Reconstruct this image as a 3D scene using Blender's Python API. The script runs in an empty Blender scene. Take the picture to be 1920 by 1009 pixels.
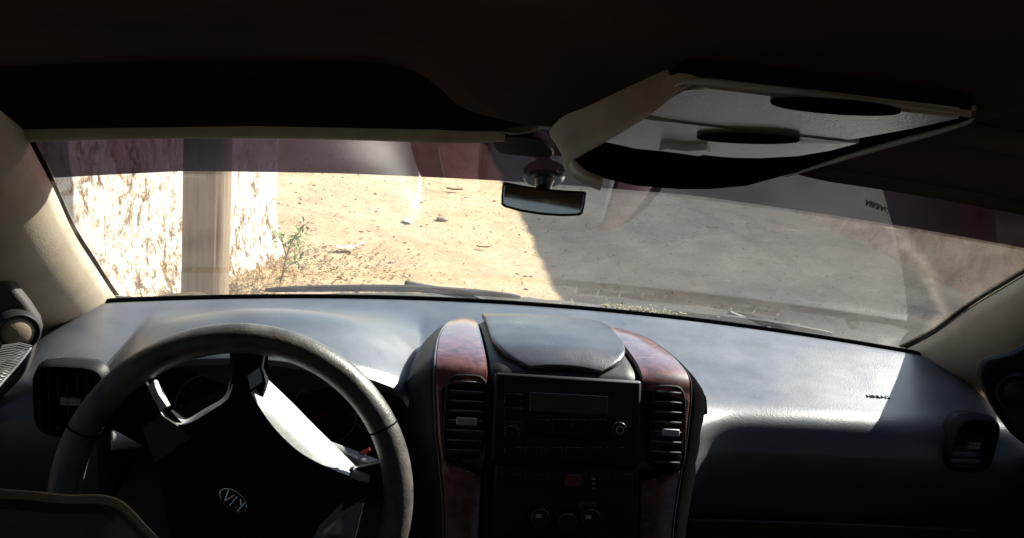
import bpy, bmesh, math, random
from mathutils import Vector, Matrix, noise
R_ = math.radians
sc = bpy.context.scene
col = sc.collection
random.seed(7)

# ------------------------------------------------------------------ camera, world, sun, exposure
W, H, FPX = 1920.0, 1009.0, 1584.9
CAM = Vector((-.2185, -.860, 1.524))
YAW, PITCH, ROLL = R_(7.333), R_(14.98), R_(6.096)
FW = Vector((math.sin(YAW)*math.cos(PITCH), math.cos(YAW)*math.cos(PITCH), -math.sin(PITCH)))
_r = Vector((math.cos(YAW), -math.sin(YAW), 0)); _u = _r.cross(FW)
RT = _r*math.cos(ROLL)+_u*math.sin(ROLL)
UP = -_r*math.sin(ROLL)+_u*math.cos(ROLL)
cd = bpy.data.cameras.new('camera'); cam = bpy.data.objects.new('camera', cd); col.objects.link(cam)
m = Matrix((RT, UP, -FW)).transposed().to_4x4(); m.translation = CAM
cam.matrix_world = m
cd.sensor_width = 36; cd.lens = FPX/W*36; cd.clip_start = .02; cd.clip_end = 500
sc.camera = cam

SUN = Vector((1.15, .80, 1.0)).normalized()
SUN_EL = math.asin(SUN.z); SUN_AZ = math.atan2(SUN.x, SUN.y)
wd = bpy.data.worlds.new('World'); sc.world = wd; wd.use_nodes = True
nt = wd.node_tree; nt.nodes.clear()
sky = nt.nodes.new('ShaderNodeTexSky'); sky.sky_type = 'NISHITA'; sky.sun_disc = False
sky.sun_elevation = SUN_EL; sky.sun_rotation = SUN_AZ; sky.dust_density = .6
bg = nt.nodes.new('ShaderNodeBackground'); bg.inputs[1].default_value = .085
wo = nt.nodes.new('ShaderNodeOutputWorld')
nt.links.new(sky.outputs[0], bg.inputs[0]); nt.links.new(bg.outputs[0], wo.inputs[0])
sl = bpy.data.lights.new('sun', 'SUN'); sl.energy = 5; sl.angle = R_(.5); sl.color = (1, .95, .87)
so = bpy.data.objects.new('sun', sl); col.objects.link(so)
so.rotation_euler = SUN.to_track_quat('Z', 'Y').to_euler()
sc.view_settings.view_transform = 'Standard'; sc.view_settings.look = 'None'
sc.view_settings.exposure = 1.85; sc.view_settings.gamma = 1
sc.cycles.transparent_max_bounces = 24
sc.cycles.max_bounces = 10; sc.cycles.diffuse_bounces = 5; sc.cycles.glossy_bounces = 5

# ------------------------------------------------------------------ measuring helpers (pixel of the 1920 px photograph -> point on a known plane)
def ray(px, py):
    return (FW+RT*((px-W/2)/FPX)-UP*((py-H/2)/FPX)).normalized()
def onpl(px, py, p0, n):
    d = ray(px, py); n = Vector(n); return CAM+d*((Vector(p0)-CAM).dot(n)/d.dot(n))
def at_z(px, py, z): return onpl(px, py, (0, 0, z), (0, 0, 1))
def at_y(px, py, y): return onpl(px, py, (0, y, 0), (0, 1, 0))

# ------------------------------------------------------------------ materials
def newmat(name):
    m = bpy.data.materials.new(name); m.use_nodes = True
    t = m.node_tree; b = t.nodes['Principled BSDF']; return m, t, b
def N(t, ty, **kw):
    n = t.nodes.new(ty)
    for k, v in kw.items():
        if k in n.inputs: n.inputs[k].default_value = v
        else: setattr(n, k, v)
    return n
def ramp(t, src, pts):
    r = t.nodes.new('ShaderNodeValToRGB'); e = r.color_ramp.elements
    while len(e) < len(pts): e.new(.5)
    for k, (p, c) in enumerate(pts):
        e[k].position = p; e[k].color = (*c, 1) if len(c) == 3 else c
    t.links.new(src, r.inputs[0]); return r
def surf(name, c1, c2=None, scale=20, rough=.5, spec=.5, bump=0, bscale=300, rvar=0, metal=0, coat=0, stretch=(1, 1, 1), lo=.35, hi=.65, detail=6):
    m, t, b = newmat(name)
    co = N(t, 'ShaderNodeTexCoord'); mp = N(t, 'ShaderNodeMapping'); mp.inputs['Scale'].default_value = stretch
    t.links.new(co.outputs['Object'], mp.inputs[0])
    nz = N(t, 'ShaderNodeTexNoise', Scale=scale, Detail=detail, Roughness=.6); t.links.new(mp.outputs[0], nz.inputs[0])
    c2 = c2 or tuple(x*.75 for x in c1)
    r = ramp(t, nz.outputs[0], [(lo, c1), (hi, c2)]); t.links.new(r.outputs[0], b.inputs['Base Color'])
    b.inputs['Roughness'].default_value = rough; b.inputs['Specular IOR Level'].default_value = spec
    b.inputs['Metallic'].default_value = metal; b.inputs['Coat Weight'].default_value = coat
    b.inputs['Coat Roughness'].default_value = .12
    if rvar:
        n3 = N(t, 'ShaderNodeTexNoise', Scale=scale*1.7, Detail=5); t.links.new(mp.outputs[0], n3.inputs[0])
        mr = N(t, 'ShaderNodeMapRange'); mr.inputs['From Min'].default_value = .3; mr.inputs['From Max'].default_value = .7
        mr.inputs['To Min'].default_value = rough-rvar; mr.inputs['To Max'].default_value = rough+rvar
        t.links.new(n3.outputs[0], mr.inputs[0]); t.links.new(mr.outputs[0], b.inputs['Roughness'])
    if bump:
        n2 = N(t, 'ShaderNodeTexNoise', Scale=bscale, Detail=3); t.links.new(mp.outputs[0], n2.inputs[0])
        bp = N(t, 'ShaderNodeBump', Strength=bump, Distance=.002); t.links.new(n2.outputs[0], bp.inputs['Height'])
        t.links.new(bp.outputs[0], b.inputs['Normal'])
    return m

def dash_mat():
    m, t, b = newmat('dash_plastic')
    co = N(t, 'ShaderNodeTexCoord')
    n1 = N(t, 'ShaderNodeTexNoise', Scale=7, Detail=7, Roughness=.65); t.links.new(co.outputs['Object'], n1.inputs[0])
    n2 = N(t, 'ShaderNodeTexNoise', Scale=160, Detail=4, Roughness=.7); t.links.new(co.outputs['Object'], n2.inputs[0])
    r1 = ramp(t, n1.outputs[0], [(.35, (.040, .043, .052)), (.7, (.085, .088, .094))])
    r2 = ramp(t, n2.outputs[0], [(.66, (0, 0, 0)), (.74, (1, 1, 1))])
    mx = N(t, 'ShaderNodeMix'); mx.data_type = 'RGBA'
    ml = N(t, 'ShaderNodeMath', operation='MULTIPLY'); ml.inputs[1].default_value = .5
    t.links.new(r2.outputs[0], ml.inputs[0]); t.links.new(ml.outputs[0], mx.inputs[0])
    t.links.new(r1.outputs[0], mx.inputs[6]); mx.inputs[7].default_value = (.16, .15, .13, 1)
    t.links.new(mx.outputs[2], b.inputs['Base Color'])
    rr = N(t, 'ShaderNodeMapRange'); rr.inputs['From Min'].default_value = .3; rr.inputs['From Max'].default_value = .7
    rr.inputs['To Min'].default_value = .30; rr.inputs['To Max'].default_value = .43
    t.links.new(n1.outputs[0], rr.inputs[0]); t.links.new(rr.outputs[0], b.inputs['Roughness'])
    b.inputs['Specular IOR Level'].default_value = .8
    v = N(t, 'ShaderNodeTexVoronoi', Scale=420); t.links.new(co.outputs['Object'], v.inputs[0])
    bp = N(t, 'ShaderNodeBump', Strength=.16, Distance=.001); t.links.new(v.outputs[0], bp.inputs['Height'])
    t.links.new(bp.outputs[0], b.inputs['Normal'])
    return m

def glass_mat(name, tint, refl=1.0, dust=0.0, rough=0.0):
    m = bpy.data.materials.new(name); m.use_nodes = True; t = m.node_tree; t.nodes.clear()
    o = N(t, 'ShaderNodeOutputMaterial')
    tr = N(t, 'ShaderNodeBsdfTransparent'); tr.inputs[0].default_value = (*tint, 1)
    gl = N(t, 'ShaderNodeBsdfGlossy'); gl.inputs['Roughness'].default_value = rough; gl.inputs[0].default_value = (1, 1, 1, 1)
    lw = N(t, 'ShaderNodeLayerWeight', Blend=.5)
    p = N(t, 'ShaderNodeMath', operation='POWER'); p.inputs[1].default_value = 5
    a = N(t, 'ShaderNodeMath', operation='MULTIPLY_ADD'); a.inputs[1].default_value = .92*refl; a.inputs[2].default_value = .07*refl
    t.links.new(lw.outputs['Facing'], p.inputs[0]); t.links.new(p.outputs[0], a.inputs[0]); a.use_clamp = True
    mx = N(t, 'ShaderNodeMixShader'); t.links.new(a.outputs[0], mx.inputs[0]); t.links.new(tr.outputs[0], mx.inputs[1]); t.links.new(gl.outputs[0], mx.inputs[2])
    last = mx.outputs[0]
    if dust:
        co = N(t, 'ShaderNodeTexCoord')
        n1 = N(t, 'ShaderNodeTexNoise', Scale=5, Detail=8, Roughness=.7); t.links.new(co.outputs['Object'], n1.inputs[0])
        n2 = N(t, 'ShaderNodeTexNoise', Scale=240, Detail=4, Roughness=.7); t.links.new(co.outputs['Object'], n2.inputs[0])
        r1 = N(t, 'ShaderNodeMapRange'); r1.inputs['From Min'].default_value = .4; r1.inputs['From Max'].default_value = .75
        r1.inputs['To Min'].default_value = dust*.35; r1.inputs['To Max'].default_value = dust*2.0
        t.links.new(n1.outputs[0], r1.inputs[0])
        arcs = []
        for (cc, rad, wdt, amt) in (((-.05, .70, .99), .787, .014, .20), ((-.05, .70, .99), .84, .05, .04), ((.62, .60, 1.0), .60, .006, .05)):
            vd = N(t, 'ShaderNodeVectorMath', operation='DISTANCE'); vd.inputs[1].default_value = cc; t.links.new(co.outputs['Object'], vd.inputs[0])
            nn = N(t, 'ShaderNodeMath', operation='MULTIPLY_ADD'); nn.inputs[1].default_value = .06; nn.inputs[2].default_value = -rad-.03
            t.links.new(n1.outputs[0], nn.inputs[0]); ss = N(t, 'ShaderNodeMath', operation='ADD'); t.links.new(vd.outputs['Value'], ss.inputs[0]); t.links.new(nn.outputs[0], ss.inputs[1])
            ab = N(t, 'ShaderNodeMath', operation='ABSOLUTE'); t.links.new(ss.outputs[0], ab.inputs[0])
            mr = N(t, 'ShaderNodeMapRange'); mr.inputs['From Max'].default_value = wdt; mr.inputs['To Min'].default_value = amt; mr.inputs['To Max'].default_value = 0; t.links.new(ab.outputs[0], mr.inputs[0])
            n4 = N(t, 'ShaderNodeTexNoise', Scale=45, Detail=5, Roughness=.7); t.links.new(co.outputs['Object'], n4.inputs[0])
            m4 = N(t, 'ShaderNodeMath', operation='MULTIPLY'); t.links.new(mr.outputs[0], m4.inputs[0]); t.links.new(n4.outputs[0], m4.inputs[1]); arcs.append(m4.outputs[0])
        r2 = N(t, 'ShaderNodeMapRange'); r2.inputs['From Min'].default_value = .68; r2.inputs['From Max'].default_value = .74
        r2.inputs['To Max'].default_value = dust*5; t.links.new(n2.outputs[0], r2.inputs[0])
        ad = N(t, 'ShaderNodeMath', operation='ADD'); t.links.new(r1.outputs[0], ad.inputs[0]); t.links.new(r2.outputs[0], ad.inputs[1])
        for q in arcs:
            a2 = N(t, 'ShaderNodeMath', operation='ADD'); t.links.new(ad.outputs[0], a2.inputs[0]); t.links.new(q, a2.inputs[1]); ad = a2
        df = N(t, 'ShaderNodeBsdfDiffuse'); df.inputs[0].default_value = (.55, .47, .38, 1)
        tl = N(t, 'ShaderNodeBsdfTranslucent'); tl.inputs[0].default_value = (.55, .47, .38, 1)
        m0 = N(t, 'ShaderNodeMixShader'); t.links.new(df.outputs[0], m0.inputs[1]); t.links.new(tl.outputs[0], m0.inputs[2])
        m2 = N(t, 'ShaderNodeMixShader'); t.links.new(ad.outputs[0], m2.inputs[0]); t.links.new(last, m2.inputs[1]); t.links.new(m0.outputs[0], m2.inputs[2])
        last = m2.outputs[0]
    t.links.new(last, o.inputs[0]); return m

def wood_mat():
    m, t, b = newmat('burl_wood')
    co = N(t, 'ShaderNodeTexCoord')
    n1 = N(t, 'ShaderNodeTexNoise', Scale=55, Detail=10, Roughness=.78, Distortion=.7); t.links.new(co.outputs['Object'], n1.inputs[0])
    r = ramp(t, n1.outputs[0], [(.34, (.014, .005, .005)), (.46, (.066, .020, .018)), (.56, (.115, .038, .032)), (.70, (.18, .08, .065))])
    mp = N(t, 'ShaderNodeMapping'); mp.inputs['Scale'].default_value = (9, 70, 70); mp.inputs['Rotation'].default_value = (0, .3, .5); t.links.new(co.outputs['Object'], mp.inputs[0])
    n2 = N(t, 'ShaderNodeTexNoise', Scale=1.3, Detail=4, Roughness=.6, Distortion=.8); t.links.new(mp.outputs[0], n2.inputs[0])
    r2 = ramp(t, n2.outputs[0], [(.66, (0, 0, 0)), (.70, (.7, .7, .7))])
    mx = N(t, 'ShaderNodeMix'); mx.data_type = 'RGBA'; t.links.new(r2.outputs[0], mx.inputs[0]); t.links.new(r.outputs[0], mx.inputs[6]); mx.inputs[7].default_value = (.45, .33, .28, 1)
    t.links.new(mx.outputs[2], b.inputs['Base Color'])
    b.inputs['Roughness'].default_value = .35; b.inputs['Coat Weight'].default_value = .7; b.inputs['Coat Roughness'].default_value = .14
    return m

M = dict(
 lit_edge=surf('visor_lit_edge', (.46, .40, .28), (.34, .29, .20), 12, .7, .3, .2, 500),  # pale tone paints the light on the driver visor's rounded front edge
 edge=surf('trim_edge_grey', (.10, .095, .09), (.07, .07, .065), 30, .5, .4),
 dash=dash_mat(),
 black=surf('black_plastic', (.010, .010, .011), (.016, .016, .018), 30, .5, .22, .15, 500),
 blackgloss=surf('black_gloss', (.010, .010, .012), (.016, .016, .018), 30, .25, .35),
 pad=surf('airbag_black', (.006, .006, .0065), (.010, .010, .010), 20, .7, .2, .2, 500),
 leather=surf('rim_leather', (.028, .026, .025), (.088, .080, .070), 34, .42, .5, .25, 350, rvar=.1),
 silver=surf('silver_trim', (.40, .40, .40), (.30, .30, .30), 60, .42, .5, .15, 600, metal=.25, rvar=.08),
 silverdk=surf('grey_trim', (.22, .22, .22), (.16, .16, .16), 40, .5, .5, .1),
 chrome=surf('chrome', (.75, .75, .75), (.6, .6, .6), 60, .2, .5, metal=1),
 wood=wood_mat(),
 podtop=surf('pod_soft', (.022, .024, .030), (.045, .047, .052), 14, .33, .6, .2, 500, rvar=.08),
 tan=surf('pillar_trim', (.35, .29, .215), (.26, .21, .15), 9, .75, .3, .2, 500),
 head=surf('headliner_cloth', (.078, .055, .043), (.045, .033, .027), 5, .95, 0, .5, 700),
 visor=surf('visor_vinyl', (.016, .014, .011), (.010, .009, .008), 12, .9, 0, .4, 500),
 bezel=surf('bezel_tan', (.20, .15, .10), (.13, .10, .07), 12, .6, .35, .2, 500),
 conso=surf('console_grey', (.34, .345, .32), (.17, .17, .16), 4, .26, 1.0, .2, 500),
 condark=surf('console_dark', (.005, .005, .005), (.008, .008, .007), 9, .9, 0),
 door=surf('door_trim', (.035, .032, .03), (.05, .045, .04), 10, .7, .3, .2, 500),
 seat=surf('seat_leather', (.050, .034, .024), (.075, .05, .034), 30, .5, .4, .3, 300),
 rubber=surf('rubber', (.02, .02, .02), (.03, .03, .03), 30, .7, .3),
 cowl=surf('cowl_plastic', (.07, .066, .05), (.03, .029, .025), 60, .75, .3, .4, 200),
 paint=surf('dusty_paint', (.30, .25, .18), (.22, .18, .13), 7, .38, .5, coat=.3, rvar=.12),
 disp=surf('display_lcd', (.035, .033, .024), (.045, .042, .032), 9, .3, .5),
 red=surf('red_mark', (.45, .01, .03), (.4, .01, .02), 9, .5),
 white=surf('white_print', (.75, .75, .73), (.65, .65, .63), 9, .6),
 ink=surf('black_print', (.004, .004, .004), (.006, .006, .006), 9, .9, 0),
 glass=glass_mat('windscreen_glass', (.90, .93, .90), .92, .058),
 strip=glass_mat('tint_film', (.044, .026, .039), .0, 0),
 sideglass=glass_mat('privacy_glass', (.10, .10, .10), .8, 0),
 mirror=surf('mirror_silvering', (.8, .82, .85), (.78, .8, .83), 3, .03, .5, metal=1),
 sucker=surf('clear_sucker', (.06, .065, .065), (.05, .05, .05), 9, .25, .6),
)

# ------------------------------------------------------------------ mesh helpers
def link(name, bm, mat, parent=None, smooth=True, bevel=0, seg=2, recalc=True, angle=40):
    if recalc: bmesh.ops.recalc_face_normals(bm, faces=bm.faces)
    me = bpy.data.meshes.new(name); bm.to_mesh(me); bm.free()
    o = bpy.data.objects.new(name, me); col.objects.link(o)
    if mat: me.materials.append(mat)
    if smooth:
        me.polygons.foreach_set('use_smooth', [True]*len(me.polygons))
        try: me.set_sharp_from_angle(angle=R_(angle))
        except Exception: pass
    if bevel:
        b = o.modifiers.new('bevel', 'BEVEL'); b.width = bevel; b.segments = seg; b.limit_method = 'ANGLE'; b.angle_limit = R_(35); b.harden_normals = False
    if parent: o.parent = parent
    return o
def tag(o, label, cat=None, group=None, kind=None):
    if label: o['label'] = label
    if cat: o['category'] = cat
    if group: o['group'] = group
    if kind: o['kind'] = kind
    return o
def empty(name, loc=(0, 0, 0)):
    o = bpy.data.objects.new(name, None); o.location = loc; col.objects.link(o); o.empty_display_size = .2; return o
def box(bm, c, s, rot=None):
    mt = Matrix.Translation(Vector(c)) @ (rot.to_4x4() if rot else Matrix.Identity(4)) @ Matrix.Diagonal((*s, 1))
    bmesh.ops.create_cube(bm, size=1, matrix=mt)
def grid(bm, rows, close=False):
    vs = [[bm.verts.new(p) for p in r] for r in rows]
    for a, b in zip(vs, vs[1:]):
        n = len(a)
        for i in range(n if close else n-1):
            j = (i+1) % n
            bm.faces.new((a[i], a[j], b[j], b[i]))
    return vs
def slab(bm, pts, off):
    """outline pts (3D) extruded by vector off into a closed solid"""
    a = [bm.verts.new(p) for p in pts]; b = [bm.verts.new(Vector(p)+Vector(off)) for p in pts]
    n = len(a); bm.faces.new(a); bm.faces.new(b[::-1])
    for i in range(n):
        j = (i+1) % n; bm.faces.new((a[i], b[i], b[j], a[j]))
def tube(bm, pts, rad, n=10, caps=True):
    pts = [Vector(p) for p in pts]; rads = rad if isinstance(rad, (list, tuple)) else [rad]*len(pts)
    rows = []; ref = None
    for i, p in enumerate(pts):
        d = (pts[min(i+1, len(pts)-1)]-pts[max(i-1, 0)]).normalized()
        if ref is None:
            ref = d.orthogonal().normalized()
        ref = (ref-d*ref.dot(d)).normalized(); s = d.cross(ref)
        rows.append([p+(ref*math.cos(2*math.pi*k/n)+s*math.sin(2*math.pi*k/n))*rads[i] for k in range(n)])
    vs = grid(bm, rows, True)
    if caps:
        bm.faces.new(vs[0][::-1]); bm.faces.new(vs[-1])
def disc(bm, c, n, r, h, seg=24, r2=None):
    n = Vector(n).normalized(); mt = Matrix.Translation(Vector(c)+n*h/2) @ n.to_track_quat('Z', 'Y').to_matrix().to_4x4()
    bmesh.ops.create_cone(bm, cap_ends=True, segments=seg, radius1=r, radius2=r if r2 is None else r2, depth=h, matrix=mt)
def smooth_line(pts, sub=6, closed=False):
    """Catmull-Rom through points"""
    P = [Vector(p) for p in pts]; n = len(P); out = []
    rng = range(n if closed else n-1)
    for i in rng:
        if closed: a, b, c, d = P[(i-1) % n], P[i], P[(i+1) % n], P[(i+2) % n]
        else: a, b, c, d = P[max(i-1, 0)], P[i], P[i+1], P[min(i+2, n-1)]
        for k in range(sub):
            t = k/sub
            out.append(.5*((2*b)+(c-a)*t+(2*a-5*b+4*c-d)*t*t+(3*b-a-3*c+d)*t**3))
    if not closed: out.append(P[-1])
    return out
def text_mesh(s, size, depth):
    cu = bpy.data.curves.new('t', 'FONT'); cu.body = s; cu.size = size; cu.extrude = depth; cu.align_x = 'CENTER'; cu.align_y = 'CENTER'
    ob = bpy.data.objects.new('t', cu); col.objects.link(ob)
    dg = bpy.context.evaluated_depsgraph_get(); me = bpy.data.meshes.new_from_object(ob.evaluated_get(dg))
    bpy.data.objects.remove(ob); bm = bmesh.new(); bm.from_mesh(me); bpy.data.meshes.remove(me); return bm
def frame_mx(o, ex, ey):
    ex = Vector(ex).normalized(); ez = ex.cross(Vector(ey)).normalized(); ey = ez.cross(ex)
    mt = Matrix((ex, ey, ez)).transposed().to_4x4(); mt.translation = Vector(o); return mt
def interp(tab, x):
    if x <= tab[0][0]: return tab[0][1]
    for (a, b), (c, d) in zip(tab, tab[1:]):
        if x <= c: return b+(d-b)*(x-a)/(c-a)
    return tab[-1][1]
def sstep(x, a=0., b=1.):
    t = min(1, max(0, (x-a)/(b-a))); return t*t*(3-2*t)

# ------------------------------------------------------------------ THE GROUND AND WHAT STANDS OUTSIDE
def ground_mat():
    m, t, b = newmat('sandy_earth')
    co = N(t, 'ShaderNodeTexCoord')
    def nz(s, d=8, r=.65, dist=0):
        n = N(t, 'ShaderNodeTexNoise', Scale=s, Detail=d, Roughness=r, Distortion=dist); t.links.new(co.outputs['Object'], n.inputs[0]); return n
    a = nz(1.1, 6); c = nz(9, 10, .75); g = nz(60, 6, .8); w = nz(.7, 5, .6, .5)
    r1 = ramp(t, a.outputs[0], [(.3, (.42, .27, .155)), (.5, (.50, .37, .22)), (.7, (.56, .45, .29))])
    r2 = ramp(t, c.outputs[0], [(.30, (.32, .19, .11)), (.42, (.50, .35, .21)), (.62, (.56, .44, .29))])
    m1 = N(t, 'ShaderNodeMix'); m1.data_type = 'RGBA'; m1.inputs[0].default_value = .5
    t.links.new(r1.outputs[0], m1.inputs[6]); t.links.new(r2.outputs[0], m1.inputs[7])
    r3 = ramp(t, g.outputs[0], [(.34, (.5, .45, .42)), (.46, (1, 1, 1)), (.7, (1.12, 1.1, 1.05))])
    m2 = N(t, 'ShaderNodeMix'); m2.data_type = 'RGBA'; m2.blend_type = 'MULTIPLY'; m2.inputs[0].default_value = .75
    t.links.new(m1.outputs[2], m2.inputs[6]); t.links.new(r3.outputs[0], m2.inputs[7])
    r4 = ramp(t, w.outputs[0], [(.52, (0, 0, 0)), (.66, (1, 1, 1))])
    m3 = N(t, 'ShaderNodeMix'); m3.data_type = 'RGBA'; t.links.new(m2.outputs[2], m3.inputs[6]); m3.inputs[7].default_value = (.42, .22, .13, 1)
    ml = N(t, 'ShaderNodeMath', operation='MULTIPLY'); ml.inputs[1].default_value = .4; t.links.new(r4.outputs[0], ml.inputs[0]); t.links.new(ml.outputs[0], m3.inputs[0])
    t.links.new(m3.outputs[2], b.inputs['Base Color']); b.inputs['Roughness'].default_value = .95; b.inputs['Specular IOR Level'].default_value = .1
    ad = N(t, 'ShaderNodeMath', operation='ADD'); t.links.new(c.outputs[0], ad.inputs[0]); t.links.new(g.outputs[0], ad.inputs[1])
    h2 = nz(3.2, 5, .6); h3 = N(t, 'ShaderNodeMath', operation='MULTIPLY_ADD'); h3.inputs[1].default_value = 4; t.links.new(h2.outputs[0], h3.inputs[0]); t.links.new(ad.outputs[0], h3.inputs[2]); ad = h3
    bp = N(t, 'ShaderNodeBump', Strength=.8, Distance=.022); t.links.new(ad.outputs[0], bp.inputs['Height']); t.links.new(bp.outputs[0], b.inputs['Normal'])
    return m
def gz(x, y): return .035*noise.noise((x*.7, y*.7, 3)) + .014*noise.noise((x*3, y*3, 5)) + .008*noise.noise((x*8, y*8, 1)) - .02 - .022*sum(math.exp(-((x-c0-.12*math.sin(y*.6))/.11)**2) for c0 in (1.6, 3.1)) + .012*sum(math.exp(-((x-c0-.12*math.sin(y*.6))/.06)**2) for c0 in (1.38, 1.82, 2.88, 3.32))
bm = bmesh.new()
def axis(lo, hi, inner0, inner1, st):
    v = []; x = inner0
    while x > lo: v.append(x); x -= max(st, (inner0-x)*.35+st)
    v = v[::-1]; x = inner0+st
    while x < hi: v.append(x); x += st if x < inner1 else max(st, (x-inner1)*.35+st)
    return [lo]+v+[hi]
xs = axis(-90, 90, -4, 6, .07); ys = axis(-60, 200, 1.5, 11, .07)
grid(bm, [[(x, y, gz(x, y)) for x in xs] for y in ys])
g = link('ground', bm, ground_mat()); tag(g, None, kind='structure')

def wall_mat():
    m, t, b = newmat('flaking_limewash')
    co = N(t, 'ShaderNodeTexCoord'); mp = N(t, 'ShaderNodeMapping'); mp.inputs['Scale'].default_value = (1.7, 1.7, .9); t.links.new(co.outputs['Object'], mp.inputs[0])
    n1 = N(t, 'ShaderNodeTexNoise', Scale=13, Detail=12, Roughness=.74, Distortion=.3); t.links.new(mp.outputs[0], n1.inputs[0])
    n2 = N(t, 'ShaderNodeTexNoise', Scale=1.3, Detail=4, Roughness=.6); t.links.new(co.outputs['Object'], n2.inputs[0])
    wv = N(t, 'ShaderNodeVectorMath', operation='MULTIPLY_ADD'); wv.inputs[1].default_value = (.25, .25, .25); t.links.new(n1.outputs['Color'], wv.inputs[0]); t.links.new(co.outputs['Object'], wv.inputs[2])
    vo = N(t, 'ShaderNodeTexVoronoi', Scale=4.2, feature='DISTANCE_TO_EDGE'); t.links.new(wv.outputs[0], vo.inputs[0])
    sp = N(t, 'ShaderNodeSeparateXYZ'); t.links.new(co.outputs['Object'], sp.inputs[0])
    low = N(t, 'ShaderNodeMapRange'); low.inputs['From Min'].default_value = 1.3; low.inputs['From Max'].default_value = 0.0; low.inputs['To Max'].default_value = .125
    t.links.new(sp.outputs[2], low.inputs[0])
    b2 = N(t, 'ShaderNodeMath', operation='MULTIPLY_ADD'); b2.inputs[1].default_value = .30; b2.inputs[2].default_value = -.15; t.links.new(n2.outputs[0], b2.inputs[0])
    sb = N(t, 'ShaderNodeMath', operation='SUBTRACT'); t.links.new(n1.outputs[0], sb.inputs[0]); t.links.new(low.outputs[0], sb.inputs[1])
    s2 = N(t, 'ShaderNodeMath', operation='ADD'); t.links.new(sb.outputs[0], s2.inputs[0]); t.links.new(b2.outputs[0], s2.inputs[1])
    jn = N(t, 'ShaderNodeMapRange'); jn.inputs['From Max'].default_value = .06; jn.inputs['To Min'].default_value = -.09; jn.inputs['To Max'].default_value = 0; t.links.new(vo.outputs[0], jn.inputs[0])
    s3 = N(t, 'ShaderNodeMath', operation='ADD'); t.links.new(s2.outputs[0], s3.inputs[0]); t.links.new(jn.outputs[0], s3.inputs[1])
    r = ramp(t, s3.outputs[0], [(.25, (.16, .10, .06)), (.33, (.42, .29, .18)), (.37, (.66, .57, .45)), (.41, (.80, .77, .70)), (.7, (.85, .83, .78))])
    t.links.new(r.outputs[0], b.inputs['Base Color']); b.inputs['Roughness'].default_value = .95; b.inputs['Specular IOR Level'].default_value = .1
    bp = N(t, 'ShaderNodeBump', Strength=1, Distance=.05); t.links.new(s3.outputs[0], bp.inputs['Height']); t.links.new(bp.outputs[0], b.inputs['Normal'])
    return m
def rough_wall(name, path, th, h, mat, amp, step=.06, fade=.0):
    """a thick uneven wall that follows a ground path"""
    P = smooth_line(path, 10); L = [P[0]]
    for p in P[1:]:
        while (p-L[-1]).length > step: L.append(L[-1]+(p-L[-1]).normalized()*step)
    n = len(L); bm = bmesh.new(); rows = []; nz_ = int(h/step)
    for i, p in enumerate(L):
        d = (L[min(i+1, n-1)]-L[max(i-1, 0)]).normalized(); s = Vector((d.y, -d.x, 0))
        top = h*(1-.012*noise.noise((i*.09, 2, 1)))
        rnd = 1.0
        e = (n-1-i)*step
        if e < th*.5: rnd = math.sqrt(max(.02, 1-((th*.5-e)/(th*.5))**2))
        ring = []
        for k in range(nz_+1):
            z = -.1+(top+.1)*k/nz_; ring.append((1, z))
        for k in range(nz_, -1, -1):
            z = -.1+(top+.1)*k/nz_; ring.append((-1, z))
        row = []
        for sgn, z in ring:
            fl = .5*th*rnd*sgn*(1+.5*math.exp(-max(z, 0)/.12))
            q = p+s*fl
            dd = amp*(noise.noise((q.x*4, q.y*4, z*3))+.6*noise.noise((q.x*11, q.y*11, z*7)))
            row.append(q+s*dd*sgn+Vector((0, 0, z)))
        rows.append(row)
    vs = grid(bm, rows, True); bm.faces.new(vs[0][::-1]); bm.faces.new(vs[-1])
    return link(name, bm, mat)
wl = rough_wall('wall', [(-3.9, .4, 0), (-2.95, 1.6, 0), (-2.17, 2.8, 0), (-1.74, 3.65, 0), (-1.45, 4.42, 0), (-1.20, 5.0, 0)], .34, 2.3, wall_mat(), .016)
tag(wl, 'sunlit white limewashed earth wall with flaking brown patches behind the post', 'wall')

def mud_mat():
    m, t, b = newmat('mud_plaster')
    co = N(t, 'ShaderNodeTexCoord')
    n1 = N(t, 'ShaderNodeTexNoise', Scale=5, Detail=9, Roughness=.7, Distortion=.6); t.links.new(co.outputs['Object'], n1.inputs[0])
    v = N(t, 'ShaderNodeTexVoronoi', Scale=3.2, feature='DISTANCE_TO_EDGE'); 
    mxv = N(t, 'ShaderNodeVectorMath', operation='MULTIPLY_ADD'); mxv.inputs[1].default_value = (.35, .35, .35)
    t.links.new(n1.outputs['Color'], mxv.inputs[0]); t.links.new(co.outputs['Object'], mxv.inputs[2]); t.links.new(mxv.outputs[0], v.inputs[0])
    r = ramp(t, n1.outputs[0], [(.3, (.17, .085, .05)), (.5, (.32, .19, .12)), (.7, (.42, .29, .20))])
    rc = ramp(t, v.outputs[0], [(.0, (.25, .22, .2)), (.018, (1, 1, 1))])
    mx = N(t, 'ShaderNodeMix'); mx.data_type = 'RGBA'; mx.blend_type = 'MULTIPLY'; mx.inputs[0].default_value = .8
    t.links.new(r.outputs[0], mx.inputs[6]); t.links.new(rc.outputs[0], mx.inputs[7]); t.links.new(mx.outputs[2], b.inputs['Base Color'])
    b.inputs['Roughness'].default_value = .95; b.inputs['Specular IOR Level'].default_value = .1
    bp = N(t, 'ShaderNodeBump', Strength=.8, Distance=.04); t.links.new(n1.outputs[0], bp.inputs['Height']); t.links.new(bp.outputs[0], b.inputs['Normal'])
    return m
SH_H = 3.0; SH_X = .85+1.15*SH_H
bw = rough_wall('mud_wall', [(SH_X+.25, 4.4, 0), (SH_X+.2, 8, 0), (SH_X+.2, 13, 0), (SH_X+.2, 22, 0)], .5, SH_H, mud_mat(), .02, .10)
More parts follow.
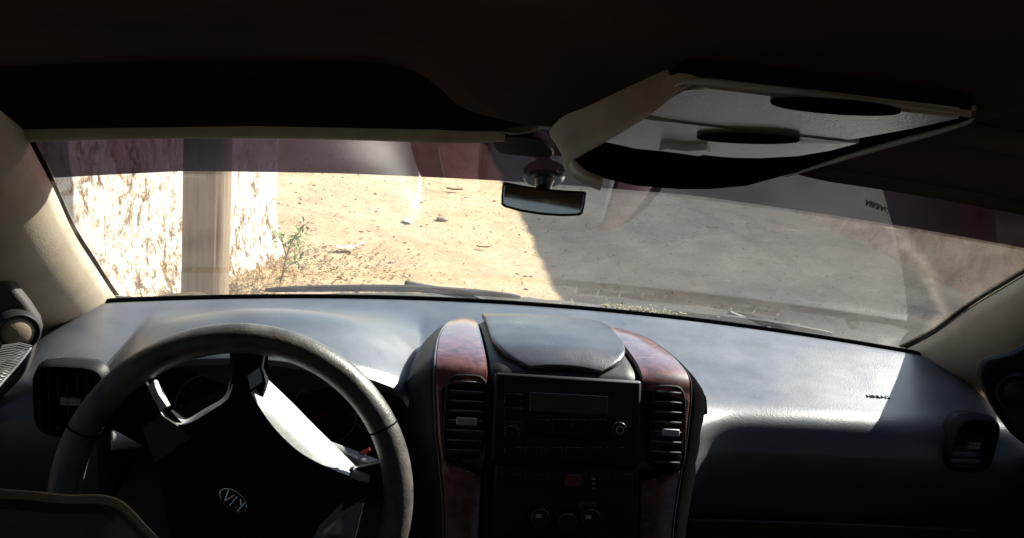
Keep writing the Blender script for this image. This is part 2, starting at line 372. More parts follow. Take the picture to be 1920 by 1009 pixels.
tag(bw, 'tall cracked red-brown mud wall in shade beyond the right windscreen corner', 'wall')

# wooden post
bm = bmesh.new(); rows = []
pc = Vector((-1.235, 3.42, 0))
for k in range(46):
    z = -.1+k*3.3/45; rr = .116-.008*z/3; row = []
    for a in range(64):
        an = 2*math.pi*a/64
        crack = 0
        for (ca, w, dph) in ((-1.75, .05, .012), (-1.25, .035, .010), (-2.2, .03, .008), (-.9, .03, .006), (1.9, .05, .012), (.4, .04, .01)):
            da = (an-(ca+.05*math.sin(z*2.1+ca*5))+math.pi) % (2*math.pi)-math.pi
            crack += dph*math.exp(-(da/w)**2)*(.5+.5*noise.noise((ca*7, z*1.3, 0))+.4)
        q = rr*(1+.03*noise.noise((math.cos(an)*1.5, math.sin(an)*1.5, z*.6)))-crack
        row.append(pc+Vector((math.cos(an)*q+.012*math.sin(z*1.3), math.sin(an)*q, z)))
    rows.append(row)
vs = grid(bm, rows, True); bm.faces.new(vs[-1])
def post_mat():
    m, t, b = newmat('weathered_wood')
    co = N(t, 'ShaderNodeTexCoord'); mp = N(t, 'ShaderNodeMapping'); mp.inputs['Scale'].default_value = (26, 26, 1.1); t.links.new(co.outputs['Object'], mp.inputs[0])
    n1 = N(t, 'ShaderNodeTexNoise', Scale=1.6, Detail=9, Roughness=.7); t.links.new(mp.outputs[0], n1.inputs[0])
    r = ramp(t, n1.outputs[0], [(.25, (.08, .055, .038)), (.42, (.20, .148, .10)), (.65, (.26, .198, .138))])
    t.links.new(r.outputs[0], b.inputs['Base Color']); b.inputs['Roughness'].default_value = .85; b.inputs['Specular IOR Level'].default_value = .2
    bp = N(t, 'ShaderNodeBump', Strength=.8, Distance=.01); t.links.new(n1.outputs[0], bp.inputs['Height']); t.links.new(bp.outputs[0], b.inputs['Normal'])
    return m
po = link('wooden_post', bm, post_mat()); tag(po, 'thick round weathered wooden post with long cracks in front of the white wall', 'post')

# sapling
def leaf(bm, p, d, L, Wd, up=Vector((0, 0, 1)), fold=.25):
    d = d.normalized(); s = d.cross(up)
    if s.length < .1: s = d.orthogonal()
    s.normalize(); n = s.cross(d)
    a = bm.verts.new(p); e = bm.verts.new(p+d*L-n*L*.12)
    m1 = [bm.verts.new(p+d*L*f+n*L*.04) for f in (.33, .68)]
    l = [bm.verts.new(p+d*L*f+s*Wd*w+n*Wd*fold) for f, w in ((.33, .5), (.68, .38))]
    r = [bm.verts.new(p+d*L*f-s*Wd*w+n*Wd*fold) for f, w in ((.33, .5), (.68, .38))]
    for q in (l, r):
        bm.faces.new((a, m1[0], q[0])); bm.faces.new((m1[0], m1[1], q[1], q[0])); bm.faces.new((m1[1], e, q[1]))
b0 = at_z(525, 530, gz(-.97, 4.1)); Y0 = b0.y
sap = empty('sapling', b0)
bm = bmesh.new()
def pt(px, py, dy=0): return at_y(px, py, Y0+dy)-b0
stems = [([(525, 530, 0), (531, 510, 0), (537, 480, .01), (548, 452, .0), (560, 437, -.02), (572, 420, -.03)], .0065),
         ([(537, 482, .01), (532, 463, .05), (526, 448, .08), (518, 436, .1)], .0045),
         ([(531, 512, 0), (540, 500, -.04), (553, 492, -.07), (566, 487, -.1)], .004),
         ([(548, 454, 0), (556, 447, .06), (566, 444, .1)], .003), ([(539, 470, 0), (548, 462, -.05), (553, 450, -.09)], .003)]
tips = []
for pts_, r_ in stems:
    P = smooth_line([pt(*p) for p in pts_], 4); tube(bm, P, [r_*(1-.6*i/len(P)) for i in range(len(P))], 6)
    tips += P[len(P)//2:]
stem_m = surf('sapling_bark', (.16, .13, .07), (.24, .2, .12), 40, .8)
leaf_m = surf('sapling_leaf', (.10, .15, .035), (.19, .24, .07), 30, .55)
link('stem', bm, stem_m, sap)
bm = bmesh.new()
for p in tips:
    for _ in range(3):
        d = Vector((random.gauss(0, 1), random.gauss(0, 1), random.gauss(.1, .6)))
        leaf(bm, p+d.normalized()*random.uniform(.0, .025), d, random.uniform(.03, .055), random.uniform(.016, .026))
link('foliage', bm, leaf_m, sap, smooth=False, recalc=False)
tag(sap, 'small leafy sapling with thin forked stems on the sunlit earth beside the post', 'plant')

# litter on the ground
def place_flat(px, py): 
    p = at_z(px, py, 0)
    for _ in range(4): p = at_z(px, py, gz(p.x, p.y)+.01)
    return p
p = place_flat(655, 468)
bm = bmesh.new(); rows = []
for i in range(15):
    u = i/14; row = []
    for j in range(6):
        v = j/5-.5
        z = .012+.05*max(0, (u-.62))*2.2*(1 if u > .62 else 0)+.008*noise.noise((u*6, v*6, 2))+.012*abs(v)
        row.append(p+Vector(((u-.5)*.20, v*(.075-.03*abs(u-.5))+(.03*(u-.5)), z)))
    rows.append(row)
grid(bm, rows); 
o = link('paper_scrap', bm, M['white'], smooth=True); so_ = o.modifiers.new('s', 'SOLIDIFY'); so_.thickness = .0015
tag(o, 'crumpled white paper scrap with a raised end lying on the sunlit earth', 'litter')
p = place_flat(765, 416)
bm = bmesh.new(); rows = []
for i in range(12):
    u = i/11; rows.append([p+Vector(((u-.5)*.10, (j/5-.5)*.12*math.sin(math.pi*min(.98, max(.1, u))), .006+.016*abs(noise.noise((u*5, j*.7, 8))))) for j in range(6)])
grid(bm, rows); o = link('plastic_wrapper', bm, surf('wrapper', (.6, .62, .66), (.18, .25, .4), 30, .3)); s_ = o.modifiers.new('s', 'SOLIDIFY'); s_.thickness = .001
tag(o, 'small crinkled blue and white plastic wrapper on the earth left of the brown stone', 'litter')
def stone(name, px, py, s, mat, label, cat='stone'):
    p = place_flat(px, py); bm = bmesh.new(); bmesh.ops.create_icosphere(bm, subdivisions=3, radius=1)
    for v in bm.verts:
        k = 1+.25*noise.noise(v.co*1.7+Vector((px, 0, 0))); v.co = Vector((v.co.x*s[0], v.co.y*s[1], v.co.z*s[2]))*k+p
    o = link(name, bm, mat); tag(o, label, cat); return o
stone('stone', 829, 411, (.052, .05, .022), surf('brown_stone', (.22, .16, .11), (.3, .22, .16), 20, .8), 'smooth flat brown stone on the sunlit earth below the mirror\'s left side')
def dry_leaf(px, py, L, mat, label):
    p = place_flat(px, py)+Vector((0, 0, .008)); bm = bmesh.new(); rows = []
    for i in range(9):
        u = i/8; w = .32*L*math.sin(math.pi*min(.97, max(.04, u)))**.8
        rows.append([p+Vector(((u-.5)*L, (j/4-.5)*w, .02*L/.1*abs(j/4-.5)+.12*L*(u-.5)**2*2)) for j in range(5)])
    grid(bm, rows); tube(bm, [p+Vector((.5*L, 0, .01)), p+Vector((.7*L, .01, .02))], .0015, 5)
    o = link('dry_leaf', bm, mat); s_ = o.modifiers.new('s', 'SOLIDIFY'); s_.thickness = .001; tag(o, label, 'leaf', 'curled dry leaves on the earth')
dl = surf('dry_leaf', (.14, .09, .045), (.2, .13, .07), 30, .8)
dry_leaf(905, 466, .10, dl, 'dark curled dry leaf on the earth just left of the ground shadow edge')
dry_leaf(852, 358, .17, dl, 'dark dry leaf lying farthest away just under the windscreen tint band')
dry_leaf(1335, 430, .13, dl, 'dry leaf lying in the shaded ground seen through the right half of the glass')

# loose pebbles and leaf litter (uncountable)
bm = bmesh.new(); ico = bmesh.new(); bmesh.ops.create_icosphere(ico, subdivisions=1, radius=1)
iv = [v.co.copy() for v in ico.verts]; ifc = [[v.index for v in f.verts] for f in ico.faces]; ico.free()
for _ in range(2800):
    x = random.uniform(-2.2, 4.0); y = random.uniform(3.3, 9.5); s = min(.018, .0032*random.paretovariate(2.0))
    q = Matrix.Rotation(random.uniform(0, 6.3), 3, Vector((random.random(), random.random(), random.random()+.1)))
    z = gz(x, y)+s*.15; k = (random.uniform(.7, 1.4), random.uniform(.7, 1.3), random.uniform(.4, .8))
    vs = [bm.verts.new(Vector(((q@c).x*s*k[0]+x, (q@c).y*s*k[1]+y, (q@c).z*s*k[2]+z))) for c in iv]
    for f in ifc: bm.faces.new([vs[i] for i in f])
o = link('pebbles', bm, surf('pebble', (.46, .34, .24), (.34, .235, .16), 3, .9, .1), smooth=False, recalc=False); tag(o, None, kind='stuff')
o['label'] = 'loose pebbles and clods scattered over the sandy earth'
bm = bmesh.new()
for _ in range(2600):
    near = random.random() < .55
    x = random.gauss(-.9, .35) if near else random.uniform(-1.6, 3.6); y = random.uniform(3.4, 5.2) if near else random.uniform(3.5, 9.5)
    a = random.uniform(0, 6.3); d = Vector((math.cos(a), math.sin(a), random.uniform(-.05, .35)))
    leaf(bm, Vector((x, y, gz(x, y)+.006)), d, random.uniform(.02, .05), random.uniform(.004, .018))
o = bmesh.new()
for _ in range(900):
    if random.random() < .5: x, y = random.gauss(-1.12, .17), random.gauss(3.9, .35)
    else:
        t = random.random(); x, y = -1.42+.42*t+random.gauss(.06, .05), 3.5+1.5*t+random.gauss(0, .08)
    b0_ = Vector((x, y, gz(x, y)-.004)); d = Vector((random.gauss(0, .5), random.gauss(0, .5), 1)).normalized(); L_ = random.uniform(.02, .10)
    w_ = Vector((random.uniform(-1, 1), random.uniform(-1, 1), 0)).normalized()*.0016; bd = Vector((random.gauss(0, .3), random.gauss(0, .3), -.15))*L_
    p0, p1, p2 = b0_, b0_+d*L_*.55, b0_+d*L_+bd
    va = [o.verts.new(q) for q in (p0-w_, p0+w_, p1+w_*.8, p1-w_*.8)]; o.faces.new(va); tp = o.verts.new(p2); o.faces.new((va[3], va[2], tp))
o = link('dry_grass', o, surf('straw', (.48, .38, .20), (.30, .21, .10), 8, .8, .1), smooth=False, recalc=False); tag(o, None, kind='stuff'); o['label'] = 'short dry straw-coloured grass around the post and the foot of the white wall'
o = link('leaf_litter', bm, surf('leaf_litter', (.24, .17, .09), (.1, .065, .035), 6, .85, .1), smooth=False, recalc=False); tag(o, None, kind='stuff')
o['label'] = 'dry leaf litter and straw strewn on the earth'

# ------------------------------------------------------------------ THE CAR
car = empty('car', (0, 0, 0)); tag(car, 'dusty car seen from inside, dark dashboard with red burl wood trim and upside-down steering wheel', 'car')
A33 = R_(33)
def wsy(x, s): return .63-.28*x*x-s*math.cos(A33)
def wsz(s): return 1.063+s*math.sin(A33)
def ws_ray(px, py, off=0):
    d = ray(px, py); a, b = .2, 3
    for _ in range(50):
        mm = (a+b)/2; q = CAM+d*mm
        if q.y-(.63-.28*q.x**2)+(q.z-1.063)/math.tan(A33) > 0: b = mm
        else: a = mm
    return CAM+d*(a-off)
# windscreen
bm = bmesh.new()
grid(bm, [[(x/24*.76, wsy(x/24*.76, s/20*.86-.12), wsz(s/20*.86-.12)) for x in range(-24, 25)] for s in range(21)])
ws = link('windshield', bm, M['glass'], car)
# tint band: from the film's lower edge up to the header
def strip_s(x): return interp([(-.72, .455), (-.618, .474), (-.484, .505), (-.305, .521), (-.109, .531), (.137, .538), (.417, .514), (.567, .496), (.72, .46)], x)
bm = bmesh.new(); rows = []
for k in range(9):
    row = []
    for i in range(-34, 35):
        x = i/34*.72; s0 = strip_s(x); s = s0+(.71-s0)*k/8
        row.append((x, wsy(x, s)+.003, wsz(s)+.003))
    rows.append(row)
grid(bm, rows); link('tint_strip', bm, M['strip'], ws)
# black ceramic edge along the glass
def pillar_inner(side):
    if side < 0: L = [(-25, 120), (5, 185), (35, 240), (50, 270), (90, 345), (130, 430), (175, 500), (200, 538), (217, 561)]
    else: L = [(1690, 657), (1704, 650), (1760, 620), (1830, 570), (1900, 528), (1960, 492), (2020, 455)][::-1]
    return [ws_ray(*p) for p in L]
# A pillars
def pillar(side):
    E = smooth_line(pillar_inner(side), 5); rows = []
    n = len(E)
    for i, e in enumerate(E):
        t = i/(n-1)
        d = (E[min(i+1, n-1)]-E[max(i-1, 0)]).normalized()
        wdt = .115+.02*t
        out = Vector((side*.62, -.78, -.06)).normalized()    # runs outboard and back from the glass edge
        out = (out-d*out.dot(d)).normalized(); nn = d.cross(out)
        if nn.x*side > 0: nn = -nn
        row = []
        for k in range(11):
            u = k/10
            row.append(e+out*(u*wdt-.003)+nn*(.030*math.sin(math.pi*min(1, u*1.02))**.7+.002)+Vector((0, -.004, -.004)))
        rows.append(row)
    bm = bmesh.new(); grid(bm, rows)
    o = link('a_pillar', bm, M['tan'], car); s_ = o.modifiers.new('s', 'SOLIDIFY'); s_.thickness = .004
    bm = bmesh.new(); tube(bm, [e+Vector((-side*.003, -.005, -.004)) for e in E], .0042, 8); link('glass_seal', bm, M['ink'], o)
    bm = bmesh.new(); rows = []
    for e in E:
        rows.append([Vector((e.x+side*q, .63-.28*(e.x+side*q)**2-(e.z-.10*q-1.063)/math.tan(A33)+.005, e.z-.10*q+.005)) for q in (-.004, .01, .04, .08)])
    grid(bm, rows); link('ceramic_border', bm, M['ink'], ws)
    return o
pl_ = pillar(-1); pr_ = pillar(1)

# ------------------------------------------------------------------ dashboard
def yr(x): return .565-.29*x*x
def dash_col(x):
    r = yr(x); yf = .197; zt = 1.037
    dd_ = max(0, abs(x)-.178)
    w1 = math.exp(-(dd_/(.030 if x > 0 else .015))**1.4)
    w2 = 0
    yf += w1*(.150-yf)
    ex = max(0, abs(x)-.66)
    drop = 4.5*ex*ex
    u = (x+.395)/.205
    hb = max(0, 1-u*u) if abs(u) < 1 else 0
    if hb > 0: yf -= .055*hb**.8
    lift = .074*hb**.75
    mcl = sstep((1-abs(u))/.12) if abs(u) < 1 else 0
    P = [(r+.13, 1.012), (r+.09, 1.018), (r+.05, 1.026), (r+.026, 1.040), (r+.012, 1.062), (r+.004, 1.072), (r-.006, 1.0755), (r-.02, 1.0755)]
    for k in range(1, 15):
        t = k/15; y = (r-.02)*(1-t)+(yf+.022)*t
        z = 1.0755*(1-t)+(zt+.012)*t+lift*sstep(t, .05, .72)
        P.append((y, z))
    z1 = zt+.012+lift
    norm = [(yf+.022, z1), (yf+.009, z1-.006), (yf, z1-.014), (yf-.009, z1-.028), (yf-.014, z1-.045), (yf-.016, 1.0), (yf-.014, .95), (yf-.010, .90), (yf-.006, .85), (yf-.0, .80), (yf+.01, .74), (yf+.05, .68), (yf+.06, .55)]
    clus = [(yf+.022, z1), (yf+.010, z1-.003), (yf+.002, z1-.009), (yf+.004, z1-.018), (yf+.04, z1-.024), (yf+.12, z1-.034), (yf+.14, 1.0), (yf+.12, .95), (yf+.10, .91), (yf+.0, .895), (yf-.0, .78), (yf+.05, .68), (yf+.06, .55)]
    norm = [(y+(w1+(w2-w1)*sstep(1.05-z, 0, .03))*(.168-.488*(1.103-z)+.010-y)*sstep(1.06-z, 0, .03), z) for y, z in norm]
    for a, b in zip(norm, clus): P.append((a[0]*(1-mcl)+b[0]*mcl, a[1]*(1-mcl)+b[1]*mcl))
    return [(x, y, z-drop*(1 if z > .6 else 0)) for y, z in P]
bm = bmesh.new(); grid(bm, [dash_col(-.78+1.56*i/260) for i in range(261)])
dash = link('dashboard', bm, M['dash'], car, angle=60)
# defroster grille in the trough at the foot of the glass
for s0, s1 in ((.10, .47), (-.47, -.10)):
    fr = bmesh.new(); n = 30
    rows = []
    def tr(x, dy, dz): return Vector((x, yr(x)+.036+dy, 1.034+dz))
    lp = [tr(s0+(s1-s0)*i/n, .0, 0) for i in range(n+1)]; lq = [tr(s0+(s1-s0)*i/n, .026, 0) for i in range(n+1)][::-1]
    tube(fr, lp+lq+[lp[0]], .0022, 6, False)
    k = 9
    for i in range(k+1):
        x = s0+(s1-s0)*i/k; box(fr, tr(x, .013, .0), (.003, .026, .004))
    link('defroster_grille', fr, M['silverdk'], dash)
    bk = bmesh.new(); grid(bk, [[p+Vector((0, 0, -.0035)) for p in lp], [p+Vector((0, 0, -.004)) for p in lq[::-1]]]); 
    link('defroster_slot', bk, M['black'], dash)
# airbag lettering on the passenger side
bt = text_mesh('AIRBAG', .0115, .0003)
tx = at_z(1645, 745, 1.043).x; prof = [Vector(p) for p in dash_col(tx)][12:30]
arc = [0]
for a, b in zip(prof, prof[1:]): arc.append(arc[-1]+(b-a).length)
def surf_at(sv):
    for k in range(len(prof)-1):
        if sv <= arc[k+1] or k == len(prof)-2:
            t = (sv-arc[k])/(arc[k+1]-arc[k]); d = (prof[k+1]-prof[k]).normalized(); return prof[k].lerp(prof[k+1], t), Vector((0, d.z, -d.y))
def px_of(p): d = p-CAM; return H/2-FPX*d.dot(UP)/d.dot(FW)
s0 = min((abs(px_of(surf_at(q*.0005)[0])-745), q*.0005) for q in range(int(arc[-1]/.0005)))[1]
for _ in range(8):
    q = surf_at(s0)[0]; q.x = tx; d = q-CAM; tx += (1645-(W/2+FPX*d.dot(RT)/d.dot(FW)))/FPX*d.length*.9
for p in prof: p.x = tx
s0 = min((abs(px_of(surf_at(q*.0005)[0])-745), q*.0005) for q in range(int(arc[-1]/.0005)))[1]
for v in bt.verts:
    q, nn = surf_at(s0-v.co.y*1.15); v.co = Vector((q.x+v.co.x, q.y, q.z))+nn*(.0004+v.co.z*.7)
link('airbag_lettering', bt, surf('letter_print', (.010, .010, .010), (.014, .014, .014), 30, .9, 0), dash, smooth=False)
# rubber lip between dashboard and glass, light sensor
b_ = bmesh.new(); tube(b_, [(-.69+1.38*i/60, yr(-.69+1.38*i/60)+.006, 1.0755-4.5*max(0, abs(-.69+1.38*i/60)-.66)**2) for i in range(61)], .0042, 8); link('glass_seal', b_, M['ink'], dash)
b_ = bmesh.new(); disc(b_, (.60, yr(.60)+.06, 1.024), (0, 0, 1), .011, .008, 24, .009); link('light_sensor', b_, M['black'], dash)

# instrument cluster
cl = bmesh.new()
CL0 = Vector((-.395, .275, .985)); cn = Vector((0, -.97, .24)).normalized(); cu_ = Vector((0, .24, .97)).normalized()
pts = [CL0+Vector((.175*math.copysign(abs(math.cos(a))**.6, math.cos(a)), 0, 0))+cu_*(.062*math.copysign(abs(math.sin(a))**.7, math.sin(a))) for a in [2*math.pi*i/48 for i in range(48)]]
slab(cl, pts, -cn*.02); clo = link('instrument_cluster', cl, M['black'], car)
for dx, rr in ((-.085, .046), (.075, .046), (-.005, .03), (.14, .022)):
    b_ = bmesh.new(); n = 36
    tube(b_, [CL0+Vector((dx, 0, 0))+cn*.003+Vector((1, 0, 0))*rr*math.cos(2*math.pi*i/n)+cu_*rr*math.sin(2*math.pi*i/n) for i in range(n+1)], .0012, 5, False)
    link('gauge_ring', b_, M['silverdk'], clo)
    b_ = bmesh.new(); a = 3.9
    for i in range(13):
        a = R_(225-i*22.5); p = CL0+Vector((dx, 0, 0))+cn*.002+Vector((1, 0, 0))*rr*.85*math.cos(a)+cu_*rr*.85*math.sin(a)
        box(b_, p, (.0012, .0012, .005), Matrix.Rotation(math.pi/2-a, 3, 'Y'))
    link('dial_marks', b_, M['silverdk'], clo)
    b_ = bmesh.new(); a = R_(215); tube(b_, [CL0+Vector((dx, 0, 0))+cn*.004, CL0+Vector((dx, 0, 0))+cn*.004+(Vector((1, 0, 0))*math.cos(a)+cu_*math.sin(a))*rr*.8], .0013, 5)
    link('needle', b_, M['red'], clo)

# ------------------------------------------------------------------ centre stack
ROWS = [(.445, 1.066, .112), (.43, 1.080, .124), (.40, 1.093, .139), (.35, 1.103, .153), (.30, 1.108, .163), (.25, 1.1115, .169), (.205, 1.112, .172), (.182, 1.109, .173), (.168, 1.100, .173),
        (.1565, 1.080, .172), (.148, 1.062, .170), (.132, 1.03, .166), (.118, 1.0, .160), (.098, .96, .153), (.081, .925, .149), (.045, .85, .147), (.01, .78, .147)]
def dense(rows, k=4): return [tuple(v) for v in smooth_line([Vector(r) for r in rows], k)]
DR = dense(ROWS, 5)
def rown(rows, i):
    a = rows[max(i-1, 0)]; b = rows[min(i+1, len(rows)-1)]
    t = Vector((0, b[0]-a[0], b[1]-a[1])).normalized(); n = Vector((0, t.z, -t.y))
    return n if (n.z > 0 or n.y < 0) else -n
def strip(rows, fx, lift=.0):
    """loft across x: fx(row, i) -> list of (x, offset along outward normal)"""
    bm = bmesh.new(); rr = []
    for i, r in enumerate(rows):
        n = rown(rows, i)
        rr.append([Vector((x, r[0], r[1]))+n*(o+lift) for x, o in fx(r, i)])
    grid(bm, rr); return bm
# flanks: fillet from the trim down into the dash
for sd in (-1, 1):
    bm = strip(DR, lambda r, i: [(sd*(r[2]+a), b) for a, b in ((-.03, -.004), (0, -.001), (.003, -.0005), (.008, -.003), (.016, -.010), (.026, -.022), (.036, -.040), (.044, -.065))])
    link('stack_flank', bm, M['ink'] if sd > 0 else M['black'], car)  # right flank near black: shade painted in where sun would catch it
# body under the fascia
bm = strip(DR, lambda r, i: [(-.145, -.04), (-.1, -.04), (-.0995, -.005), (.0995, -.005), (.1, -.04), (.145, -.04)]); link('stack_body', bm, M['black'], car)
# wood trim
VT, VB = 1.092, .990
for sd in (-1, 1):
    def fx(r, i, sd=sd):
        xi = .1035; z = r[1]
        if r[0] < .17 and VB < z < VT:
            e = min(VT-z, z-VB); xi = r[2]-.011-.035*max(0, 1-e/.012)**2
        xo = r[2]-.0012
        return [(sd*xi, -.002), (sd*(xi+.002), .0035), (sd*(xi+(xo-xi)*.25), .0052), (sd*(xi+(xo-xi)*.5), .006), (sd*(xi+(xo-xi)*.75), .0052), (sd*(xo-.001), .003), (sd*xo, -.002)]
    wdn = link('wood_trim', strip(DR, fx), M['wood'], car)
    e = [Vector((sd*(r[2]+.0002), r[0], r[1]))+rown(DR, i)*.001 for i, r in enumerate(DR)]
    b_ = bmesh.new(); tube(b_, e, .0013, 6); link('trim_edge', b_, M['edge'] if sd < 0 else M['black'], wdn)  # right edge blackened to paint the same shade as its flank
    if sd < 0: wdn['label'] = 'scratched burl wood trim left of the radio'
# centre pod with its raised lid
PR = [r for r in DR if r[1] > 1.04 or r[0] > .2]
def podx(r, i):
    out = []
    for k in range(-12, 13):
        u = k/12; out.append((.0995*u, .004-.003*abs(u)**4-(.004 if abs(k) == 12 else 0)))
    return out
pod = link('console_pod', strip([r for r in DR if r[0] > .158], podx), M['black'], car)
lid = bmesh.new(); rr = []
yb, yfnt = .437, .176
for i in range(25):
    t = i/24; y = yb+(yfnt-yb)*t
    hw = .0955
    if t > .6: hw = .0955*max(.10, (1-((t-.6)/.4)**3.2))**.30
    if t < .15: hw = .0955*(.72+.28*math.sqrt(1-(1-t/.15)**2))
    z = interp([(.168, 1.108), (.182, 1.1155), (.205, 1.1185), (.25, 1.119), (.30, 1.1165), (.35, 1.1115), (.40, 1.100), (.437, 1.083)], y)+.000
    row = []
    for k in range(-10, 11):
        u = k/10; row.append(Vector((hw*u, y, z+.003-.0045*u*u-.006*sstep(t, .85, 1))))
    rr.append(row)
vs = grid(lid, rr)
lo = link('pod_lid', lid, M['podtop'], pod, recalc=False); s_ = lo.modifiers.new('s', 'SOLIDIFY'); s_.thickness = .010; s_.offset = -1
bv = lo.modifiers.new('b', 'BEVEL'); bv.width = .003; bv.segments = 3; bv.limit_method = 'ANGLE'; bv.angle_limit = R_(50)

# fascia frame of reference
FO = Vector((0, .168, 1.103)); FN = Vector((0, -.898, .439)); FV = Vector((0, -.439, -.898))
def fp(px, py, off=.004): return onpl(px, py, FO+FN*off, FN)
def fbox(name, px0, py0, px1, py1, depth, mat, parent, off=.004, bevel=.0012):
    bm = bmesh.new(); c = fp((px0+px1)/2, (py0+py1)/2, off); a = fp(px0, (py0+py1)/2, off); b = fp(px1, (py0+py1)/2, off)
    u = fp((px0+px1)/2, py0, off); v = fp((px0+px1)/2, py1, off)
    w = (b-a).length; h = (v-u).length
    mt = frame_mx(c+FN*depth/2, (1, 0, 0), FV); bmesh.ops.create_cube(bm, size=1, matrix=mt@Matrix.Diagonal((w, h, depth, 1)))
    return link(name, bm, mat, parent, bevel=bevel)
radio = fbox('radio', 924, 706, 1200, 868, .010, M['black'], car, .0, .004)
fbox('display', 993, 739, 1140, 775, .0025, M['disp'], radio, .0095)
for k in range(6): fbox('button', 945+k*38, 838, 978+k*38, 854, .003, M['blackgloss'], radio, .0095, .001)
for k in range(3):
    fbox('button', 945, 738+k*26, 978, 757+k*26, .003, M['blackgloss'], radio, .0095, .001)
for k in range(4): fbox('button', 998+k*36, 786, 1029+k*36, 804, .003, M['blackgloss'], radio, .0095, .001)
fbox('tape_slot', 990, 814, 1145, 824, .0015, M['ink'], radio, .0095, .0004)
def knob(px, py, r, h, off, par, name='knob', mark=True):
    bm = bmesh.new(); c = fp(px, py, off); disc(bm, c, FN, r, h, 28, r*.85); k = link(name, bm, M['blackgloss'], par, bevel=.001)
    if mark:
        bm = bmesh.new(); n = 20
        tube(bm, [c+FN*h+(Vector((1, 0, 0))*math.cos(2*math.pi*i/n)+FV*math.sin(2*math.pi*i/n))*r*.42 for i in range(n+1)], .0007, 5, False)
        link('knob_ring', bm, M['silver'], par)
    return k
knob(1158, 806, .0115, .012, .0095, radio); knob(958, 812, .0115, .012, .0095, radio, mark=False)
cp_ = fbox('climate_panel', 924, 874, 1196, 1009, .008, M['black'], car, .0, .004)
for k in range(6): fbox('button', 940+k*42, 888, 975+k*42, 906, .003, M['blackgloss'], cp_, .0075, .001)
hz = fbox('hazard_button', 1058, 890, 1088, 912, .004, surf('dark_red', (.10, .01, .01), (.08, .01, .01), 5, .4), cp_, .0085, .001)
for k in range(3): fbox('indicator_mark', 1110, 896+k*9, 1116, 900+k*9, .001, M['silverdk'], cp_, .011, .0002)
for px, py in ((1010, 972), (1060, 980), (1104, 972)): knob(px, py, .015, .016, .0075, cp_, mark=False)
for px, py in ((1010, 968), (1103, 970)): fbox('knob_mark', px-5, py-4, px+5, py+3, .001, M['silver'], cp_, .0238, .0002)
fbox('display', 1085, 942, 1118, 955, .002, M['disp'], cp_, .0075, .0005)

# round-louvre air vents
def vent(px0, py0, px1, py1, par, sd):
    a = fp(px0, (py0+py1)/2, 0); b = fp(px1, (py0+py1)/2, 0); u = fp((px0+px1)/2, py0, 0); v = fp((px0+px1)/2, py1, 0)
    c = (a+b)/2; c = Vector((c.x, (u.y+v.y)/2, (u.z+v.z)/2)); w = (b-a).length; h = (v-u).length
    def L(x, y, z): return c+Vector((1, 0, 0))*x+FV*y+FN*z
    hb = bmesh.new(); out = []
    for i in range(40):
        an = 2*math.pi*i/40; out.append((w/2*math.copysign(abs(math.cos(an))**.45, math.cos(an)), h/2*math.copysign(abs(math.sin(an))**.45, math.sin(an))))
    rows = [[L(x, y, -.002) for x, y in out], [L(x, y, .0065) for x, y in out], [L(x*.94, y*.97, .0075) for x, y in out], [L(x*.92, y*.955, .004) for x, y in out], [L(x*.9, y*.95, -.03) for x, y in out]]
    vs = grid(hb, rows, True); hb.faces.new(vs[-1])
    vo = link('air_vent', hb, M['black'], par)
    n = 8
    for k in range(n):
        y = h*(-.40+.80*k/(n-1)); sb = bmesh.new(); rr = []
        hwid = w*.44*min(1, (1-abs(2*y/h)**6)**.3)
        for i in range(13):
            x = -hwid+2*hwid*i/12; bow = (.016 if sd > 0 else .010)*(1-.8*(x/hwid)**2)
            rr.append([L(x, y+.0030, -.012), L(x, y-.0005, bow-.001), L(x, y-.0020, bow+.0005), L(x, y-.0008, bow+.001), L(x, y+.0042, -.012)])
        grid(sb, rr); link('slat', sb, M['silverdk'] if False else M['ventgrey'], vo)
    tb = bmesh.new(); mt = frame_mx(L(-.0005*sd, h*.02+.004, .017), (1, 0, 0), FV); bmesh.ops.create_cube(tb, size=1, matrix=mt@Matrix.Diagonal((w*.46, .0095, .008, 1)))
    link('vent_tab', tb, M['silver'] if sd > 0 else M['silverdk'], vo, bevel=.0015)  # right tab in the lighter silver: sunlight painted into its colour
    return vo
M['ventgrey'] = surf('vent_slat', (.11, .112, .118), (.08, .081, .085), 30, .38, .5)
vl = vent(831, 702, 913, 862, car, -1); vl['label'] = 'louvred vent left of the radio'
vr = vent(1217, 722, 1284, 884, car, 1); vr['label'] = 'louvred vent right of the radio catching sunlight on its slats'
